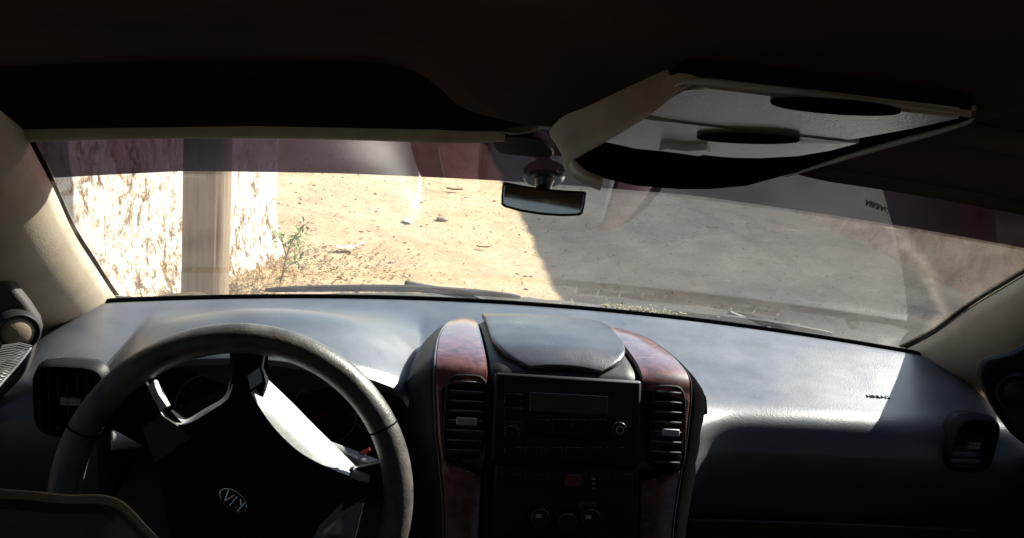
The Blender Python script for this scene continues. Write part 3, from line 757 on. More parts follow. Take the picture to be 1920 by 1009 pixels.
# end vents
def end_vent(px0, py0, px1, py1, Y, sd, vertical):
    q = [at_y(px0, py0, Y), at_y(px1, py0, Y), at_y(px1, py1, Y), at_y(px0, py1, Y)]
    c = sum(q, Vector())/4; w = (q[1]-q[0]).length; h = (q[3]-q[0]).length
    ex = (q[1]-q[0]).normalized(); ev = Vector((0, 0, -1)); ex = Vector((ex.x, 0, 0)).normalized(); en = Vector((0, -1, 0))
    def L(x, y, z): return c+ex*x+ev*y+en*z
    out = []
    for i in range(40):
        an = 2*math.pi*i/40; out.append((w/2*math.copysign(abs(math.cos(an))**.5, math.cos(an)), h/2*math.copysign(abs(math.sin(an))**.5, math.sin(an))))
    hb = bmesh.new(); rows = [[L(x*1.12, y*1.10, -.008) for x, y in out], [L(x*1.06, y*1.05, .005) for x, y in out], [L(x, y, .008) for x, y in out], [L(x*.96, y*.96, .004) for x, y in out], [L(x*.92, y*.95, -.03) for x, y in out]]
    vs = grid(hb, rows, True); hb.faces.new(vs[-1]); vo = link('air_vent', hb, M['pad'] if sd > 0 else M['black'], car)
    n = 7
    for k in range(n):
        t = -.40+.8*k/(n-1); sb = bmesh.new()
        if vertical:
            mt = frame_mx(L(t*w, 0, .001), ex, ev)@Matrix.Rotation(R_(25), 4, 'Y'); s = (.002, h*.86, .013)
        else:
            mt = frame_mx(L(0, t*h, .001), ex, ev)@Matrix.Rotation(R_(-25), 4, 'X'); s = (w*.86, .002, .013)
        bmesh.ops.create_cube(sb, size=1, matrix=mt@Matrix.Diagonal((*s, 1))); link('slat', sb, M['black'], vo, bevel=.0006)
    tb = bmesh.new(); bmesh.ops.create_cube(tb, size=1, matrix=frame_mx(L(0, 0, .003), ex, ev)@Matrix.Diagonal((w*.3, .011, .008, 1))); link('vent_tab', tb, M['silverdk'], vo, bevel=.002)
    return vo
ev1 = end_vent(68, 684, 202, 815, .176, -1, True); ev1['label'] = 'large rounded vent at the left end of the dashboard'
ev2 = end_vent(1782, 785, 1862, 880, .178, 1, False); ev2['label'] = 'dark vent at the right end of the dashboard'
# glove box outline
gbx = bmesh.new()
def gl(x, z): return Vector((x, .197-.034-.002, z))
q = smooth_line([gl(.21, .905), gl(.62, .905), gl(.64, .89), gl(.64, .74), gl(.62, .725), gl(.21, .725), gl(.195, .74), gl(.195, .89)], 3, True)
slab(gbx, q, (0, -.006, 0)); gb = link('glove_box', gbx, M['door'], car, bevel=.003)
b_ = bmesh.new(); box(b_, (.42, .153, .88), (.07, .012, .016)); link('latch', b_, M['black'], gb, bevel=.003)

# ------------------------------------------------------------------ steering wheel
WC = Vector((-.392, .020, .992)); TL = R_(17)
WU = Vector((0, math.sin(TL), math.cos(TL))); WN = Vector((0, -math.cos(TL), math.sin(TL))); WX = Vector((1, 0, 0))
def sw(px, py, off=0): return onpl(px, py, WC+WN*off, WN)
RR, rr_ = .1835, .0182
bm = bmesh.new(); rows = []
for i in range(96):
    a = 2*math.pi*i/96; d = WX*math.cos(a)+WU*math.sin(a)
    rows.append([WC+d*(RR+rr_*math.cos(b)*.95)+WN*(rr_*1.08*math.sin(b)) for b in [2*math.pi*k/18 for k in range(18)]])
rows.append(rows[0]); vs = grid(bm, rows, True); bmesh.ops.remove_doubles(bm, verts=bm.verts, dist=1e-6)
whl = link('steering_wheel', bm, M['leather'], car)
def ang(px, py):
    q = sw(px, py)-WC; return math.atan2(q.dot(WU), q.dot(WX))
for (px, py) in ((742, 790), (120, 790), (600, 1100)):
    a = ang(px, py); d = WX*math.cos(a)+WU*math.sin(a); b_ = bmesh.new(); n = 20
    tube(b_, [WC+d*(RR+(rr_+.0004)*math.cos(t)*.95)+WN*((rr_+.0004)*1.08*math.sin(t)) for t in [2*math.pi*k/n for k in range(n+1)]], .0011, 5, False)
    link('rim_seam', b_, M['ink'], whl)
def plate(name, pxs, off, depth, mat, par, bevel=.003, sm=0, seg=3):
    P = [sw(px, py, off) for px, py in pxs]
    if sm: P = smooth_line(P, sm, True)
    bm = bmesh.new(); slab(bm, P, -WN*depth); bmesh.ops.triangulate(bm, faces=[f for f in bm.faces if len(f.verts) > 4], quad_method='BEAUTY', ngon_method='EAR_CLIP')
    bmesh.ops.recalc_face_normals(bm, faces=bm.faces)
    return link(name, bm, mat, par, bevel=bevel, seg=seg)
def bar(name, A, B, oa, ob, mat, par, bulge=.004, sub=5):
    PA = smooth_line([Vector((x, y, 0)) for x, y in A], sub); PB = smooth_line([Vector((x, y, 0)) for x, y in B], sub); rows = []
    n = 9
    for a, b in zip(PA, PB):
        row = [sw(a.x, a.y, oa-.018)]
        for k in range(n+1):
            t = k/n; q = a.lerp(b, t); row.append(sw(q.x, q.y, oa+(ob-oa)*t+bulge*math.sin(math.pi*t)))
        row.append(sw(b.x, b.y, ob-.008)); rows.append(row)
    bm = bmesh.new(); vs = grid(bm, rows); bm.faces.new(vs[0][::-1]); bm.faces.new(vs[-1])
    return link(name, bm, mat, par, angle=50)
# spokes, hub and airbag cover (the wheel is turned upside down)
plate('spoke', [(300, 768), (278, 728), (252, 694), (186, 764), (200, 800), (265, 835), (330, 860), (350, 800)], -.004, .014, M['pad'], whl, .004)
plate('spoke', [(428, 740), (434, 690), (424, 632), (500, 628), (490, 690), (500, 720), (480, 800)], -.004, .014, M['pad'], whl, .004)
plate('spoke', [(655, 880), (700, 872), (760, 855), (765, 925), (700, 925), (640, 960)], -.006, .014, M['pad'], whl, .004)
plate('spoke', [(655, 905), (692, 905), (684, 935), (600, 1000), (640, 1120), (560, 1180), (500, 1060)], -.008, .016, M['silverdk'], whl, .004)
cov = plate('airbag_cover', [(266, 802), (300, 778), (335, 794), (360, 790), (425, 750), (438, 725), (466, 708), (476, 748), (510, 800), (560, 846), (610, 872), (660, 896), (655, 930), (600, 985), (560, 1060), (470, 1120), (380, 1110), (320, 1020), (292, 872)], -.006, .045, M['pad'], whl, .010, seg=4)
bar('silver_trim', [(470, 737), (510, 797), (560, 846), (612, 875), (654, 892)], [(502, 711), (548, 755), (592, 800), (630, 837), (665, 872)], .003, -.034, M['silver'], whl, .005)
bar('silver_trim', [(464, 704), (467, 718), (470, 731)], [(491, 686), (495, 699), (497, 711)], .002, -.006, M['silver'], whl, .001, 2)
bar('silver_trim', [(656, 894), (672, 901), (691, 905)], [(665, 874), (680, 879), (696, 887)], .001, -.010, M['silver'], whl, .002, 2)
plate('silver_trim', [(276, 727), (287, 713), (297, 738), (314, 763), (299, 770)], -.001, .014, M['silver'], whl, .002)
bar('silver_trim', [(299, 770), (314, 788), (334, 796), (358, 792), (394, 771), (426, 749), (437, 722)], [(313, 762), (327, 780), (341, 786), (355, 784), (388, 764), (420, 744), (431, 716)], -.001, -.012, M['silver'], whl, .001)
plate('grey_facet', [(266, 802), (303, 778), (333, 797), (358, 822), (290, 870)], .000, .006, M['door'], whl, .001)
b_ = bmesh.new(); tube(b_, [WC-WN*.02, WC-WN*.09], [.05, .045], 24); tube(b_, [WC-WN*.06, WC-WN*.28+Vector((0, 0, 0))], [.065, .07], 24); link('steering_column', b_, M['black'], car)
# emblem, upside down like the wheel
EC = sw(437, 938, -.0035); ea = R_(-36+180)
ex_ = WX*math.cos(ea)+WU*math.sin(ea); ey_ = WN.cross(ex_)
em = bmesh.new(); n = 40
tube(em, [EC+ex_*.0175*math.cos(2*math.pi*i/n)+ey_*.0098*math.sin(2*math.pi*i/n) for i in range(n+1)], .0008, 6, False)
def stroke(a, b, w=.0018):
    p0 = EC+ex_*a[0]+ey_*a[1]; p1 = EC+ex_*b[0]+ey_*b[1]; tube(em, [p0, p1], w*.55, 6)
hL = .0058
stroke((-.0120, -hL), (-.0120, hL)); stroke((-.0115, 0), (-.0055, hL)); stroke((-.0115, 0), (-.0050, -hL))
stroke((-.0010, -hL*1.15), (-.0010, hL*1.15))
stroke((.0025, -hL), (.0068, hL)); stroke((.0068, hL), (.0112, -hL))
link('emblem', em, M['chrome'], whl)
# stalks
def stalk(p0, p1, r, label=None):
    b_ = bmesh.new(); P = [Vector(p0), Vector(p0).lerp(Vector(p1), .6), Vector(p1)]; tube(b_, P, [r*.6, r*.9, r], 14)
    o = link('stalk', b_, M['silverdk'], car, bevel=.002); return o
s1 = stalk((-.44, .13, 1.02), at_y(208, 826, .09), .012); s1['label'] = 'grey control stalk left of the wheel hub'
s2 = stalk((-.34, .13, 1.02), at_y(705, 880, .09), .012); s2['label'] = 'control stalk right of the wheel hub'
b_ = bmesh.new(); tube(b_, [at_y(660, 860, .10), at_y(694, 842, .10)], .0028, 8); link('stalk_mark', b_, M['red'], s2)
b_ = bmesh.new(); tube(b_, [at_y(662, 866, .098), at_y(686, 853, .098)], .0017, 8); link('stalk_mark', b_, M['white'], s2)

# ------------------------------------------------------------------ headliner, visors, overhead console
def hz_(x, y):
    zc = interp([(-2.6, 1.60), (-1.6, 1.66), (-.9, 1.622), (-.42, 1.524), (-.19, 1.458), (-.05, 1.449), (.075, 1.444)], y)
    zh = interp([(-2.6, 1.60), (-1.6, 1.66), (-.9, 1.645), (-.42, 1.575), (-.25, 1.535), (-.14, 1.505), (-.05, 1.472), (.075, 1.444)], y)
    w = sstep(1-(abs(x)-.125)/.13)
    return zh+(zc-zh)*w-.048*(x/.66)**2+.004
bm = bmesh.new(); ysamp = [.075-.01*0, .04, 0, -.05, -.1, -.15, -.2, -.3, -.42, -.55, -.7, -.9, -1.2, -1.6, -2.1, -2.6]
rows = []
for y in ysamp:
    rows.append([(x/40*.74, y-(.10*(x/40*.74)**2)*max(0, 1+y*1.5) if y > -.66 else y, hz_(x/40*.74, y)) for x in range(-40, 41)])
# front lip turned up to the glass
rows.insert(0, [(p[0], p[1]+.012, p[2]+.03) for p in rows[0]])
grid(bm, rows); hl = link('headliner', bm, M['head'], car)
s_ = hl.modifiers.new('s', 'SUBSURF'); s_.levels = 1; s_.render_levels = 2

def visor(x0, x1, y_hinge, length, tilt, mat, label=None, drop=.02):
    """rounded flat visor folded against the headliner"""
    c = Vector(((x0+x1)/2, y_hinge, 1.444+.010-.048*(((x0+x1)/2)/.66)**2-drop)); hw = abs(x1-x0)/2
    out = []
    for i in range(48):
        a = 2*math.pi*i/48; out.append((hw*math.copysign(abs(math.cos(a))**.28, math.cos(a)), length/2*math.copysign(abs(math.sin(a))**.35, math.sin(a))))
    bm = bmesh.new(); rows = []
    tv = Vector((0, -math.cos(tilt), math.sin(tilt))); nv = Vector((0, math.sin(tilt), math.cos(tilt)))
    prof = [(.84, -.0098), (.93, -.0088), (.975, -.006), (1, 0), (.975, .006), (.93, .0088), (.84, .0098)]
    for f, h in prof:
        g_ = 1-(1-f)*.9
        rows.append([c+Vector((1, 0, 0))*(x-math.copysign((1-g_)*length*.5, x))+tv*(length/2+y*(2*g_-1 if False else g_))+nv*(h*1.25)-Vector((0, 0, .048*(((c.x+x)/.66)**2-(c.x/.66)**2))) for x, y in out])
    vs = grid(bm, rows, True); bm.faces.new(vs[0][::-1]); bm.faces.new(vs[-1])
    o = link('sun_visor', bm, mat, car)
    if label: o['label'] = label
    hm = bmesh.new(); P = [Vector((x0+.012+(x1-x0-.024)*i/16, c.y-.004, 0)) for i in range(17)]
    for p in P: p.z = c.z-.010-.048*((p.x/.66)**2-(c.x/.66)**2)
    tube(hm, P, [.006, .010]+[.012]*13+[.010, .006], 14); link('visor_lit_edge', hm, M['lit_edge'] if label.startswith('folded visor above') else mat, o)  # driver side: light on the edge painted in; passenger side keeps the visor colour
    return o
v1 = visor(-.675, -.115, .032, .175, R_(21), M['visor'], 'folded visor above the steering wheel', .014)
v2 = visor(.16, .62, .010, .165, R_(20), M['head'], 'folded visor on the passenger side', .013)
b_ = bmesh.new(); tube(b_, smooth_line([(-.15, .05, 1.452), (-.125, .045, 1.436), (-.10, .04, 1.44), (-.085, .04, 1.452)], 4), .007, 10); link('visor_clip', b_, M['bezel'], v1)
b_ = bmesh.new(); q = [ws_ray(1600, 322, .02), ws_ray(1640, 327, .02), ws_ray(1682, 337, .02)]; tube(b_, smooth_line(q, 4), [.003, .0045, .005, .0045, .004, .004, .003, .002, .002], 8); link('visor_pivot', b_, M['ink'], v2)

CO = Vector((0, -.42, 1.513)); CN = Vector((0, .073, .23)).normalized()   # console plane; +CN is up
def cp(px, py, off=0): return onpl(px, py, CO-CN*off, CN)
def cplate(name, pxs, off, depth, mat, par, bevel=.002, sm=0, smpx=None, seg=3):
    P = [cp(px, py, off) for px, py in pxs]
    if sm: P = smooth_line(P, sm, True)
    bm = bmesh.new(); slab(bm, P, CN*depth); bmesh.ops.triangulate(bm, faces=[f for f in bm.faces if len(f.verts) > 4], ngon_method='EAR_CLIP')
    return link(name, bm, mat, par, bevel=bevel, seg=seg)
OUT = [(1292, 152), (1330, 155), (1560, 182), (1800, 212), (1822, 220), (1790, 236), (1640, 278), (1540, 308), (1470, 330), (1400, 349), (1330, 355), (1270, 355), (1190, 348), (1130, 334), (1095, 318), (1080, 302), (1083, 285), (1150, 245), (1220, 198), (1265, 165)]
ov = cplate('overhead_console', OUT, 0, .030, M['condark'], car, .004, seg=3)
# tan moulded surround on its left
inn = [(1822, 214), (1700, 200), (1560, 180), (1400, 162), (1325, 154), (1290, 153), (1262, 167), (1220, 198), (1150, 244), (1082, 286), (1076, 302), (1092, 320), (1130, 337)]
outr = [(1830, 212), (1703, 198), (1563, 178), (1402, 160), (1330, 152), (1292, 149), (1254, 158), (1196, 189), (1122, 231), (1062, 268), (1051, 290), (1070, 318), (1120, 344)]
bm = bmesh.new(); A_ = smooth_line([cp(*p, .002) for p in inn], 5); B_ = smooth_line([cp(*p, -.004) for p in outr], 5); rows = []; rows2 = []
for i, (a, b) in enumerate(zip(A_, B_)):
    out = (b-a); on = (out-CN*out.dot(CN)).normalized()
    k = sstep((i-20)/18)      # the moulding swells from a thin rear rim to the full padded left edge
    rows.append([a+CN*(.002+.010*k), a-CN*.002, a+out*.1-CN*(.002+.0035*k), a+out*.3-CN*(.002+.0065*k), a+out*.5-CN*(.0015+.0073*k), a+out*.7-CN*(.001+.0055*k), a+out*.88-CN*.002*k, b+CN*(.001+.003*k), b+on*.004*k+CN*(.002+.005*k), b+on*.010*k+CN*(.004+.010*k)])
    rows2.append([b+CN*.002, b+on*.012+CN*.006, b+on*.030+CN*.012, b+on*.055+CN*.026, b+on*.07+CN*.06])
KS = 26
grid(bm, rows[KS:]); link('console_surround', bm, M['bezel'], ov)
bm = bmesh.new(); grid(bm, rows[:KS+1]); link('rear_surround', bm, M['bezel'], ov)
A2 = smooth_line([cp(*p, .003) for p in ((1470, 333), (1545, 308), (1640, 279), (1790, 238), (1826, 222))], 5); bm = bmesh.new(); tube(bm, A2, [.0003+.0018*math.sin(math.pi*i/(len(A2)-1)) for i in range(len(A2))], 8); link('console_edge_glint', bm, M['silverdk'], ov)  # grey tubes paint the thin highlights along the black console's edges
A2 = smooth_line([cp(*p, .003) for p in ((1265, 163), (1295, 153), (1400, 163), (1560, 182), (1800, 213))], 5); bm = bmesh.new(); tube(bm, A2, [.0003+.0020*math.sin(math.pi*i/(len(A2)-1)) for i in range(len(A2))], 8); link('console_edge_glint', bm, M['silverdk'], ov)
cplate('storage_door', [(1282, 170), (1330, 167), (1560, 194), (1798, 222), (1700, 243), (1590, 263), (1500, 262), (1430, 255), (1330, 237), (1250, 222), (1208, 214)], .004, .006, M['conso'], ov, .003)
fd = cplate('storage_door', [(1196, 222), (1250, 231), (1330, 247), (1430, 265), (1500, 271), (1612, 269), (1560, 283), (1500, 293), (1430, 297), (1370, 296), (1330, 290), (1270, 284), (1190, 279), (1130, 266), (1120, 260)], .005, .006, M['conso'], ov, .003)
def recess(px0, py0, px1, py1, lift, of):
    n = 30; cx, cy = (px0+px1)/2, (py0+py1)/2; P = [(cx+(px1-px0)/2*math.cos(2*math.pi*i/n), cy+(px1-px0)/2*math.cos(2*math.pi*i/n)*lift+(py1-py0)/2*math.copysign(abs(math.sin(2*math.pi*i/n))**.8, math.sin(2*math.pi*i/n))) for i in range(n)]
    bm = bmesh.new(); rows = [[cp(*p, .0035) for p in P], [cp(*p, of) for p in P]]
    Q = [((p[0]-cx)*.9+cx, (p[1]-cy)*.62+cy) for p in P]; rows += [[cp(*p, of) for p in Q], [cp(*p, of-.0008) for p in Q]]
    vs = grid(bm, rows, True); bm.faces.new(vs[-1]); link('finger_recess_shade', bm, M['ink'], ov)  # raised black patch paints the shade of a finger hollow
recess(1444, 185, 1690, 215, .07, .0085); recess(1306, 250, 1500, 270, .03, .0066)
cplate('map_light', [(1236, 283), (1275, 288), (1310, 293), (1332, 288), (1326, 281), (1290, 284), (1250, 279)], .009, .008, M['conso'], ov, .002)

# ------------------------------------------------------------------ clip-on interior mirror with suction cup (hangs on the glass)
mp = ws_ray(1020, 326, .0)
mr = empty('rear_view_mirror', mp)
wn = Vector((0, -math.sin(A33), -math.cos(A33)))
bm = bmesh.new(); disc(bm, wn*.005, wn, .026, .004, 32, .022); disc(bm, wn*.008, wn, .013, .012, 24, .009); link('suction_cup', bm, M['sucker'], mr, bevel=.001)
mc = at_y(1018, 376, mp.y-.03)-mp
bm = bmesh.new(); tube(bm, smooth_line([wn*.012, wn*.035+Vector((0, 0, .0)), mc+Vector((0, .016, .012)), mc+Vector((0, .006, .004))], 4), .0085, 12); link('mirror_arm', bm, M['blackgloss'], mr)
fwdn = ((CAM-(mc+mp)).normalized()+(Vector((.35, -2.5, 1.592))-(mc+mp)).normalized()).normalized()
mt = frame_mx(mc, Vector((math.cos(R_(3)), 0, -math.sin(R_(3)))), Vector((0, 0, 1)))
exm = Vector((1, 0, -.030)).normalized(); exm = (exm-fwdn*exm.dot(fwdn)).normalized(); eym = fwdn.cross(exm)
def ML(x, y, z): return mc+exm*x+eym*y+fwdn*z
def mir_out(hw, hh):
    o = []
    for x, y in ((-1, .92), (-.95, 1), (-.5, .90), (0, .86), (.5, .90), (.95, 1), (1, .92), (1.0, 0), (.975, -.62), (.9, -.78), (.5, -.97), (0, -1.04), (-.5, -.97), (-.9, -.78), (-.975, -.62), (-1.0, 0)): o.append((x*hw, y*hh))
    return o
ppm = (mc+mp-CAM).length/FPX
hw_, hh_ = 79*ppm, 26*ppm
bm = bmesh.new(); O_ = mir_out(hw_, hh_); vs = grid(bm, [[ML(x*.8, y*.6, -.016) for x, y in O_], [ML(x*.97, y*.95, -.010) for x, y in O_], [ML(x, y, 0) for x, y in O_], [ML(x, y, .003) for x, y in O_], [ML(x*.955, y*.86, .004) for x, y in O_], [ML(x*.94, y*.82, .0015) for x, y in O_]], True)
bm.faces.new(vs[0][::-1]); link('mirror_housing', bm, M['blackgloss'], mr)
bm = bmesh.new(); bm.faces.new([bm.verts.new(ML(x*.943, y*.825, .0017)) for x, y in O_]); link('mirror_glass', bm, M['mirror'], mr, smooth=False, recalc=False)
tag(mr, 'small black clip-on rear-view mirror hanging from a suction cup on the windscreen', 'mirror')
# the old mirror mount on the glass behind the header
bm = bmesh.new(); q = [ws_ray(px, py, .012) for px, py in ((922, 262), (950, 256), (1010, 262), (1036, 280), (1030, 296), (960, 292), (930, 284))]
slab(bm, smooth_line(q, 3, True), Vector((0, .006, .01))); link('sensor_mount', bm, M['black'], car, bevel=.002)

# ------------------------------------------------------------------ doors, side glass, tweeters, seats, shell
for sd in (-1, 1):
    db = bmesh.new(); rows = []
    for y in (.62, .45, .28, .1, -.2, -.6, -1.1, -1.12, -1.7, -2.5):
        rows.append([(sd*(.80+(.02 if z < .8 else 0)-.03*sstep(z, .8, 1.02)+.0), y, z) for z in (.28, .4, .6, .74, .80, .88, .96, 1.02)])
    vs = grid(db, rows); d_ = link('door', db, M['door'], car); s_ = d_.modifiers.new('s', 'SOLIDIFY'); s_.thickness = .05; s_.offset = 1 if sd < 0 else -1
    d_['label'] = 'driver side door panel' if sd < 0 else 'passenger side door panel'
    if sd > 0: pass
    ab = bmesh.new(); tube(ab, smooth_line([(sd*.77, .05, .78), (sd*.755, -.1, .79), (sd*.75, -.4, .79), (sd*.76, -.6, .77)], 5), .035, 14); link('armrest', ab, M['door'], d_)
    # window glass
    wb = bmesh.new(); grid(wb, [[(sd*(.79-.20*(z-1.0)/.45*.8), (.42-(z-1.06)*1.42 if y > 8 else min(y, .41-(z-1.06)*1.42)), z) for z in (.98, 1.1, 1.2, 1.3, 1.4, 1.48)] for y in (9, .0, -.3, -.8, -1.4, -2.5)]); link('side_window', wb, M['sideglass'], d_)
    # sail panel carrying the tweeter, between pillar and door
    A_ = Vector((sd*.775, .46, .99)); 
    sb = bmesh.new()
    if sd < 0: q = [at_y(px, py, .18) for px, py in ((-60, 430), (-10, 500), (66, 600), (60, 650), (30, 720), (-60, 760))]
    else: q = [at_y(px, py, .10) for px, py in ((1845, 690), (1905, 668), (2000, 640), (2000, 820), (1930, 840), (1865, 760))]
    slab(sb, smooth_line(q, 3, True), Vector((0, .02, 0))); sp_ = link('sail_panel', sb, M['pad'] if sd > 0 else M['door'], d_, bevel=.006)  # right panel, tweeter and grille use darker copies, painting the shade there
    tc = at_y(33, 622, .165) if sd < 0 else at_y(1908, 735, .085); tn = Vector((-sd*.55, -.83, .05)).normalized()
    tbm = bmesh.new(); n = 32; e1 = tn.orthogonal().normalized(); e2 = tn.cross(e1); R0 = .0225
    rows = [[tc+(e1*math.cos(2*math.pi*i/n)+e2*math.sin(2*math.pi*i/n))*r+tn*h for i in range(n)] for r, h in ((R0*1.15, -.02), (R0*1.12, .004), (R0*1.02, .008), (R0*.9, .006), (R0*.86, .003))]
    vs = grid(tbm, rows, True); tw = link('tweeter', tbm, M['pad'] if sd > 0 else M['black'], d_)
    tbm = bmesh.new(); rows = [[tc+(e1*math.cos(2*math.pi*i/n)+e2*math.sin(2*math.pi*i/n))*r+tn*h for i in range(n)] for r, h in ((R0*.86, .003), (R0*.7, .007), (R0*.4, .010), (R0*.02, .011))]
    vs = grid(tbm, rows, True); tbm.faces.new(vs[-1]); g_ = link('speaker_grille', tbm, M['bezel'] if sd < 0 else M['black'], d_)
    if sd < 0: g_['label'] = 'pale round speaker grille in the left door corner'
    # ribbed sill trim
    if sd < 0:
        q0 = [at_y(60, 652, .15), at_y(40, 678, .13), at_y(18, 703, .11), at_y(-10, 735, .08)]
        P = smooth_line(q0, 5); rb = bmesh.new(); rows = []
        for i, p in enumerate(P):
            rows.append([p, p+Vector((-.012, -.003, .004)), p+Vector((-.028, -.012, .003))])
        grid(rb, rows)
        o = link('door_sill_trim', rb, M['ventgrey'], d_); s_ = o.modifiers.new('s', 'SOLIDIFY'); s_.thickness = .005
        rb = bmesh.new(); L_ = smooth_line(q0, 12)
        for i, p in enumerate(L_[::2]): tube(rb, [p+Vector((0, 0, .002)), p+Vector((-.012, -.003, .006)), p+Vector((-.028, -.012, .005))], .0010, 5)
        link('sill_rib', rb, M['edge'], d_)['kind'] = 'stuff'

def seat(cx, label, ytop=-.56, ztop=1.235):
    s = bmesh.new(); rows = []
    prof = [(.30, .23), (.5, .245), (.75, .25), (.95, .255), (1.08, .25), (1.16, .235), (1.205, .205), (1.228, .165), (1.235, .10)]
    for k, (z, hw) in enumerate(prof):
        t = (z-.3)/.93; yc = -.30-.27*t; th = .085-.035*t; row = []
        for i in range(36):
            a = 2*math.pi*i/36; ca, sa = math.cos(a), math.sin(a)
            row.append((cx+hw*math.copysign(abs(ca)**.35, ca), yc+th*math.copysign(abs(sa)**.7, sa), z+(ztop-1.235)*t))
        rows.append(row)
    vs = grid(s, rows, True); s.faces.new(vs[-1]); s.faces.new(vs[0][::-1])
    o = link('seat', s, M['seat'], car); o['label'] = label
    c = bmesh.new(); q = []
    for z0, yy in ((.46, .0),):
        pts = []
        for i in range(36):
            a = 2*math.pi*i/36; pts.append((cx+.25*math.copysign(abs(math.cos(a))**.4, math.cos(a)), -.08+.27*math.copysign(abs(math.sin(a))**.4, math.sin(a)), z0))
        slab(c, pts, Vector((0, 0, .12)))
    link('seat_cushion', c, M['seat'], o, bevel=.03, seg=4)
    h = bmesh.new()
    for dx in (-.05, .05):
        h = bmesh.new(); tube(h, [(cx+dx, -.575, ztop-.03), (cx+dx, -.60, ztop+.03)], .006, 8); link('headrest_post', h, M['chrome'], o)
    return o
# driver seat: only the shoulder of its backrest reaches into the lower left corner of the view
ds = bmesh.new(); Ys = -.47
edge = [(-420, 905), (-250, 900), (-100, 908), (0, 921), (60, 925), (130, 932), (190, 932), (222, 940), (245, 958), (270, 985), (300, 1018), (330, 1070), (350, 1150), (355, 1300), (355, 1600)]
E_ = smooth_line([at_y(px, py, Ys) for px, py in edge], 4); rows = []
for f, dy in ((-.030, -.018), (-.012, -.020), (-.002, -.012), (0, 0), (-.014, .02), (-.042, .05), (-.075, .07)):
    row = []
    for i, p in enumerate(E_):
        d = (E_[min(i+1, len(E_)-1)]-E_[max(i-1, 0)]).normalized(); n_ = Vector((-d.z, 0, d.x)); n_ = n_ if n_.z >= 0 else -n_
        if d.z < -.98: n_ = Vector((1, 0, 0))
        row.append(p+n_*f*1.0+Vector((0, dy, 0)))
    rows.append(row)
bot = [Vector((p.x, p.y, .55)) for p in rows[0]]
cx_ = -.46
def to_mid(row, k): return [Vector((p.x+(cx_-p.x)*k*.9, p.y, p.z+(min(p.z, 1.0)-p.z)*k if False else p.z-(.12*k))) for p in row]
rows = [to_mid(rows[0], .9), to_mid(rows[0], .5)]+rows+[to_mid(rows[-1], .5), to_mid(rows[-1], .9)]
grid(ds, rows); dso = link('seat', ds, M['seat'], car); dso['label'] = 'brown leather shoulder of the driver seat backrest in the lower left corner'
tube_b = bmesh.new(); tube(tube_b, [p+Vector((0, -.003, .0005)) for p in E_], .0024, 6); link('lit_piping', tube_b, M['bezel'], dso)  # seat piping; its tan also paints the rim light along this edge
cbm = bmesh.new(); slab(cbm, [(-.63, -.42, .48), (-.15, -.42, .48), (-.15, .08, .50), (-.2, .12, .50), (-.58, .12, .50), (-.63, .08, .5)], (0, 0, .1)); link('seat_cushion', cbm, M['seat'], dso, bevel=.03, seg=4)
seat(.46, 'brown leather passenger seat outside the right of the view', ztop=1.19)
# cabin tub
fb = bmesh.new(); slab(fb, [(-.82, -2.6, .24), (.82, -2.6, .24), (.82, .7, .24), (-.82, .7, .24)], (0, 0, .06)); link('floor_pan', fb, M['door'], car)
fb = bmesh.new(); slab(fb, [(-.80, .66, .24), (.80, .66, .24), (.80, .66, 1.0), (-.80, .66, 1.0)], (0, .03, 0)); link('firewall', fb, M['black'], car)
tg = bmesh.new(); slab(tg, [(-.80, -2.55, .24), (.80, -2.55, .24), (.80, -2.55, 1.05), (-.80, -2.55, 1.05)], (0, -.06, 0)); tg_ = link('tailgate', tg, M['door'], car)
rg = bmesh.new(); grid(rg, [[(x*.1, -2.55+(z-1.05)*.1, z) for x in range(-8, 9)] for z in (1.05, 1.2, 1.4, 1.62)]); link('rear_window', rg, M['sideglass'], tg_)
# roof skin
rf = bmesh.new(); rows = []
for y in ysamp[:]+[-2.75]: rows.append([(x/16*.78, (y+.02)-(.10*(x/16*.78)**2)*max(0, 1+y*1.5) if y > -.66 else y, hz_(x/16*.74, max(y, -2.6))+.045) for x in range(-16, 17)])
grid(rf, rows); link('roof', rf, M['paint'], car)
# hood, cowl, fenders, bumper, wheels
hd = bmesh.new(); rows = []
for y, z in ((.80, .955), (.92, .94), (1.1, .905), (1.3, .852), (1.5, .792), (1.7, .725), (1.82, .67), (1.88, .60), (1.9, .5)):
    rows.append([(x/20*.80*(1-.03*max(0, y-1.5)*4), y-.30*(x/20*.8)**2*(1 if y > 1 else .8), z-.045*(x/20)**4+.012*math.exp(-((abs(x/20)-.62)/.12)**2)) for x in range(-20, 21)])
grid(hd, rows); link('hood', hd, M['paint'], car)
cw = bmesh.new(); rows = []
for dy, z in ((-.02, 1.004), (.02, 1.010), (.06, 1.016), (.10, 1.019), (.135, 1.012), (.16, .985), (.17, .95)):
    rows.append([(x/20*.76, wsy(x/20*.76, -.10)-.03+dy, z-.016*(x/20*.76/.5)**2+.0016*math.sin(x*2.6+dy*40)) for x in range(-20, 21)])
grid(cw, rows); cwo = link('cowl_panel', cw, M['cowl'], car)
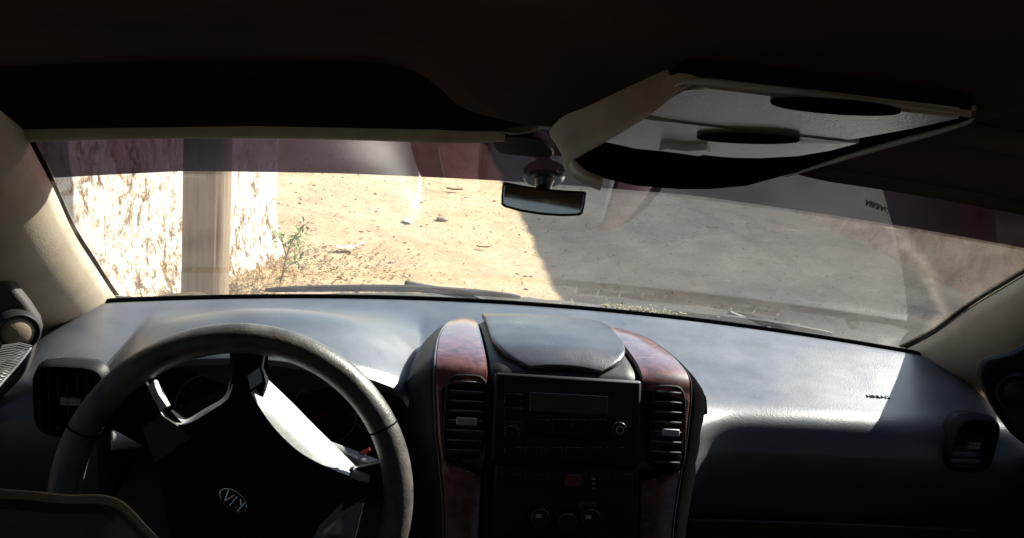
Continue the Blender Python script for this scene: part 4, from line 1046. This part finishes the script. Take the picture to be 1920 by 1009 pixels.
for sd in (-1, 1):
    fe = bmesh.new(); grid(fe, [[(sd*.80, y, zt), (sd*.87, y, zt-.04), (sd*.90, y, zt-.16), (sd*.90, y, .42), (sd*.86, y, .25)] for y, zt in ((.3, .99), (.7, .95), (.9, .91), (1.2, .84), (1.5, .755), (1.75, .66), (1.85, .55))]); link('fender', fe, M['paint'], car)
    for wy in (1.15, -1.55):
        t_ = bmesh.new(); n = 40; rows = []
        for i in range(n):
            a = 2*math.pi*i/n; rows.append([Vector((sd*(.72+xx), wy+r*math.cos(a), .355+r*math.sin(a))) for xx, r in ((-.1, .20), (-.11, .30), (-.09, .345), (.0, .36), (.09, .345), (.11, .30), (.10, .20))])
        rows.append(rows[0]); grid(t_, rows); w_ = link('wheel', t_, M['rubber'], car)
        t_ = bmesh.new(); disc(t_, (sd*.72, wy, .355), (sd, 0, 0), .20, .085, 32, .17)
        for k in range(5):
            a = 2*math.pi*k/5; box(t_, (sd*.81, wy+.1*math.cos(a), .355+.1*math.sin(a)), (.02, .03, .15), Matrix.Rotation(math.pi/2-a, 3, 'X'))
        link('rim', t_, M['silver'], w_)
bp_ = bmesh.new(); tube(bp_, smooth_line([(-.85, 1.70, .45), (-.6, 1.88, .45), (0, 1.95, .45), (.6, 1.88, .45), (.85, 1.70, .45)], 6), .11, 14); link('bumper', bp_, M['paint'], car)
# wipers lying at the foot of the glass (outside)
def wiper(pxs, pivot, label):
    P = smooth_line([ws_ray(px, py, -.028) for px, py in pxs], 6)
    b = bmesh.new(); tube(b, P, [.003+.0038*math.sin(math.pi*min(1, max(0, i/(len(P)-1))))**.5 for i in range(len(P))], 8); w = link('wiper', b, M['rubber'], car); w['label'] = label
    b = bmesh.new(); tube(b, [P[len(P)//2]+Vector((0, .012, .006)), P[len(P)//2].lerp(Vector(pivot), .5)+Vector((0, .02, .012)), Vector(pivot)], [.006, .008, .011], 8); link('wiper_arm', b, M['rubber'], w)
wiper([(497, 544), (600, 541), (760, 541), (900, 549), (975, 557)], (.02, .70, 1.0), 'wiper on the driver side')
wiper([(1180, 580), (1300, 590), (1440, 606), (1560, 626)], (.55, .60, 1.0), 'wiper on the passenger side')
# dry seed husks collected at the foot of the glass
bm = bmesh.new(); random.seed(3)
for _ in range(420):
    px = random.uniform(1130, 1290) if random.random() < .93 else random.uniform(1000, 1560)
    base = interp([(1000, 566), (1130, 574), (1300, 598), (1560, 630)], px); q = ws_ray(px, base-random.expovariate(1/3.2)-1, -.01)
    d = Vector((random.gauss(0, 1), random.gauss(0, 1), random.gauss(0, .4))); leaf(bm, q, d, random.uniform(.003, .008), random.uniform(.002, .004))
o = link('seed_husks', bm, surf('husks', (.55, .48, .24), (.03, .025, .018), 130, .9), smooth=False, recalc=False); tag(o, None, kind='stuff'); o['label'] = 'dry yellow seed husks caught at the foot of the windscreen'
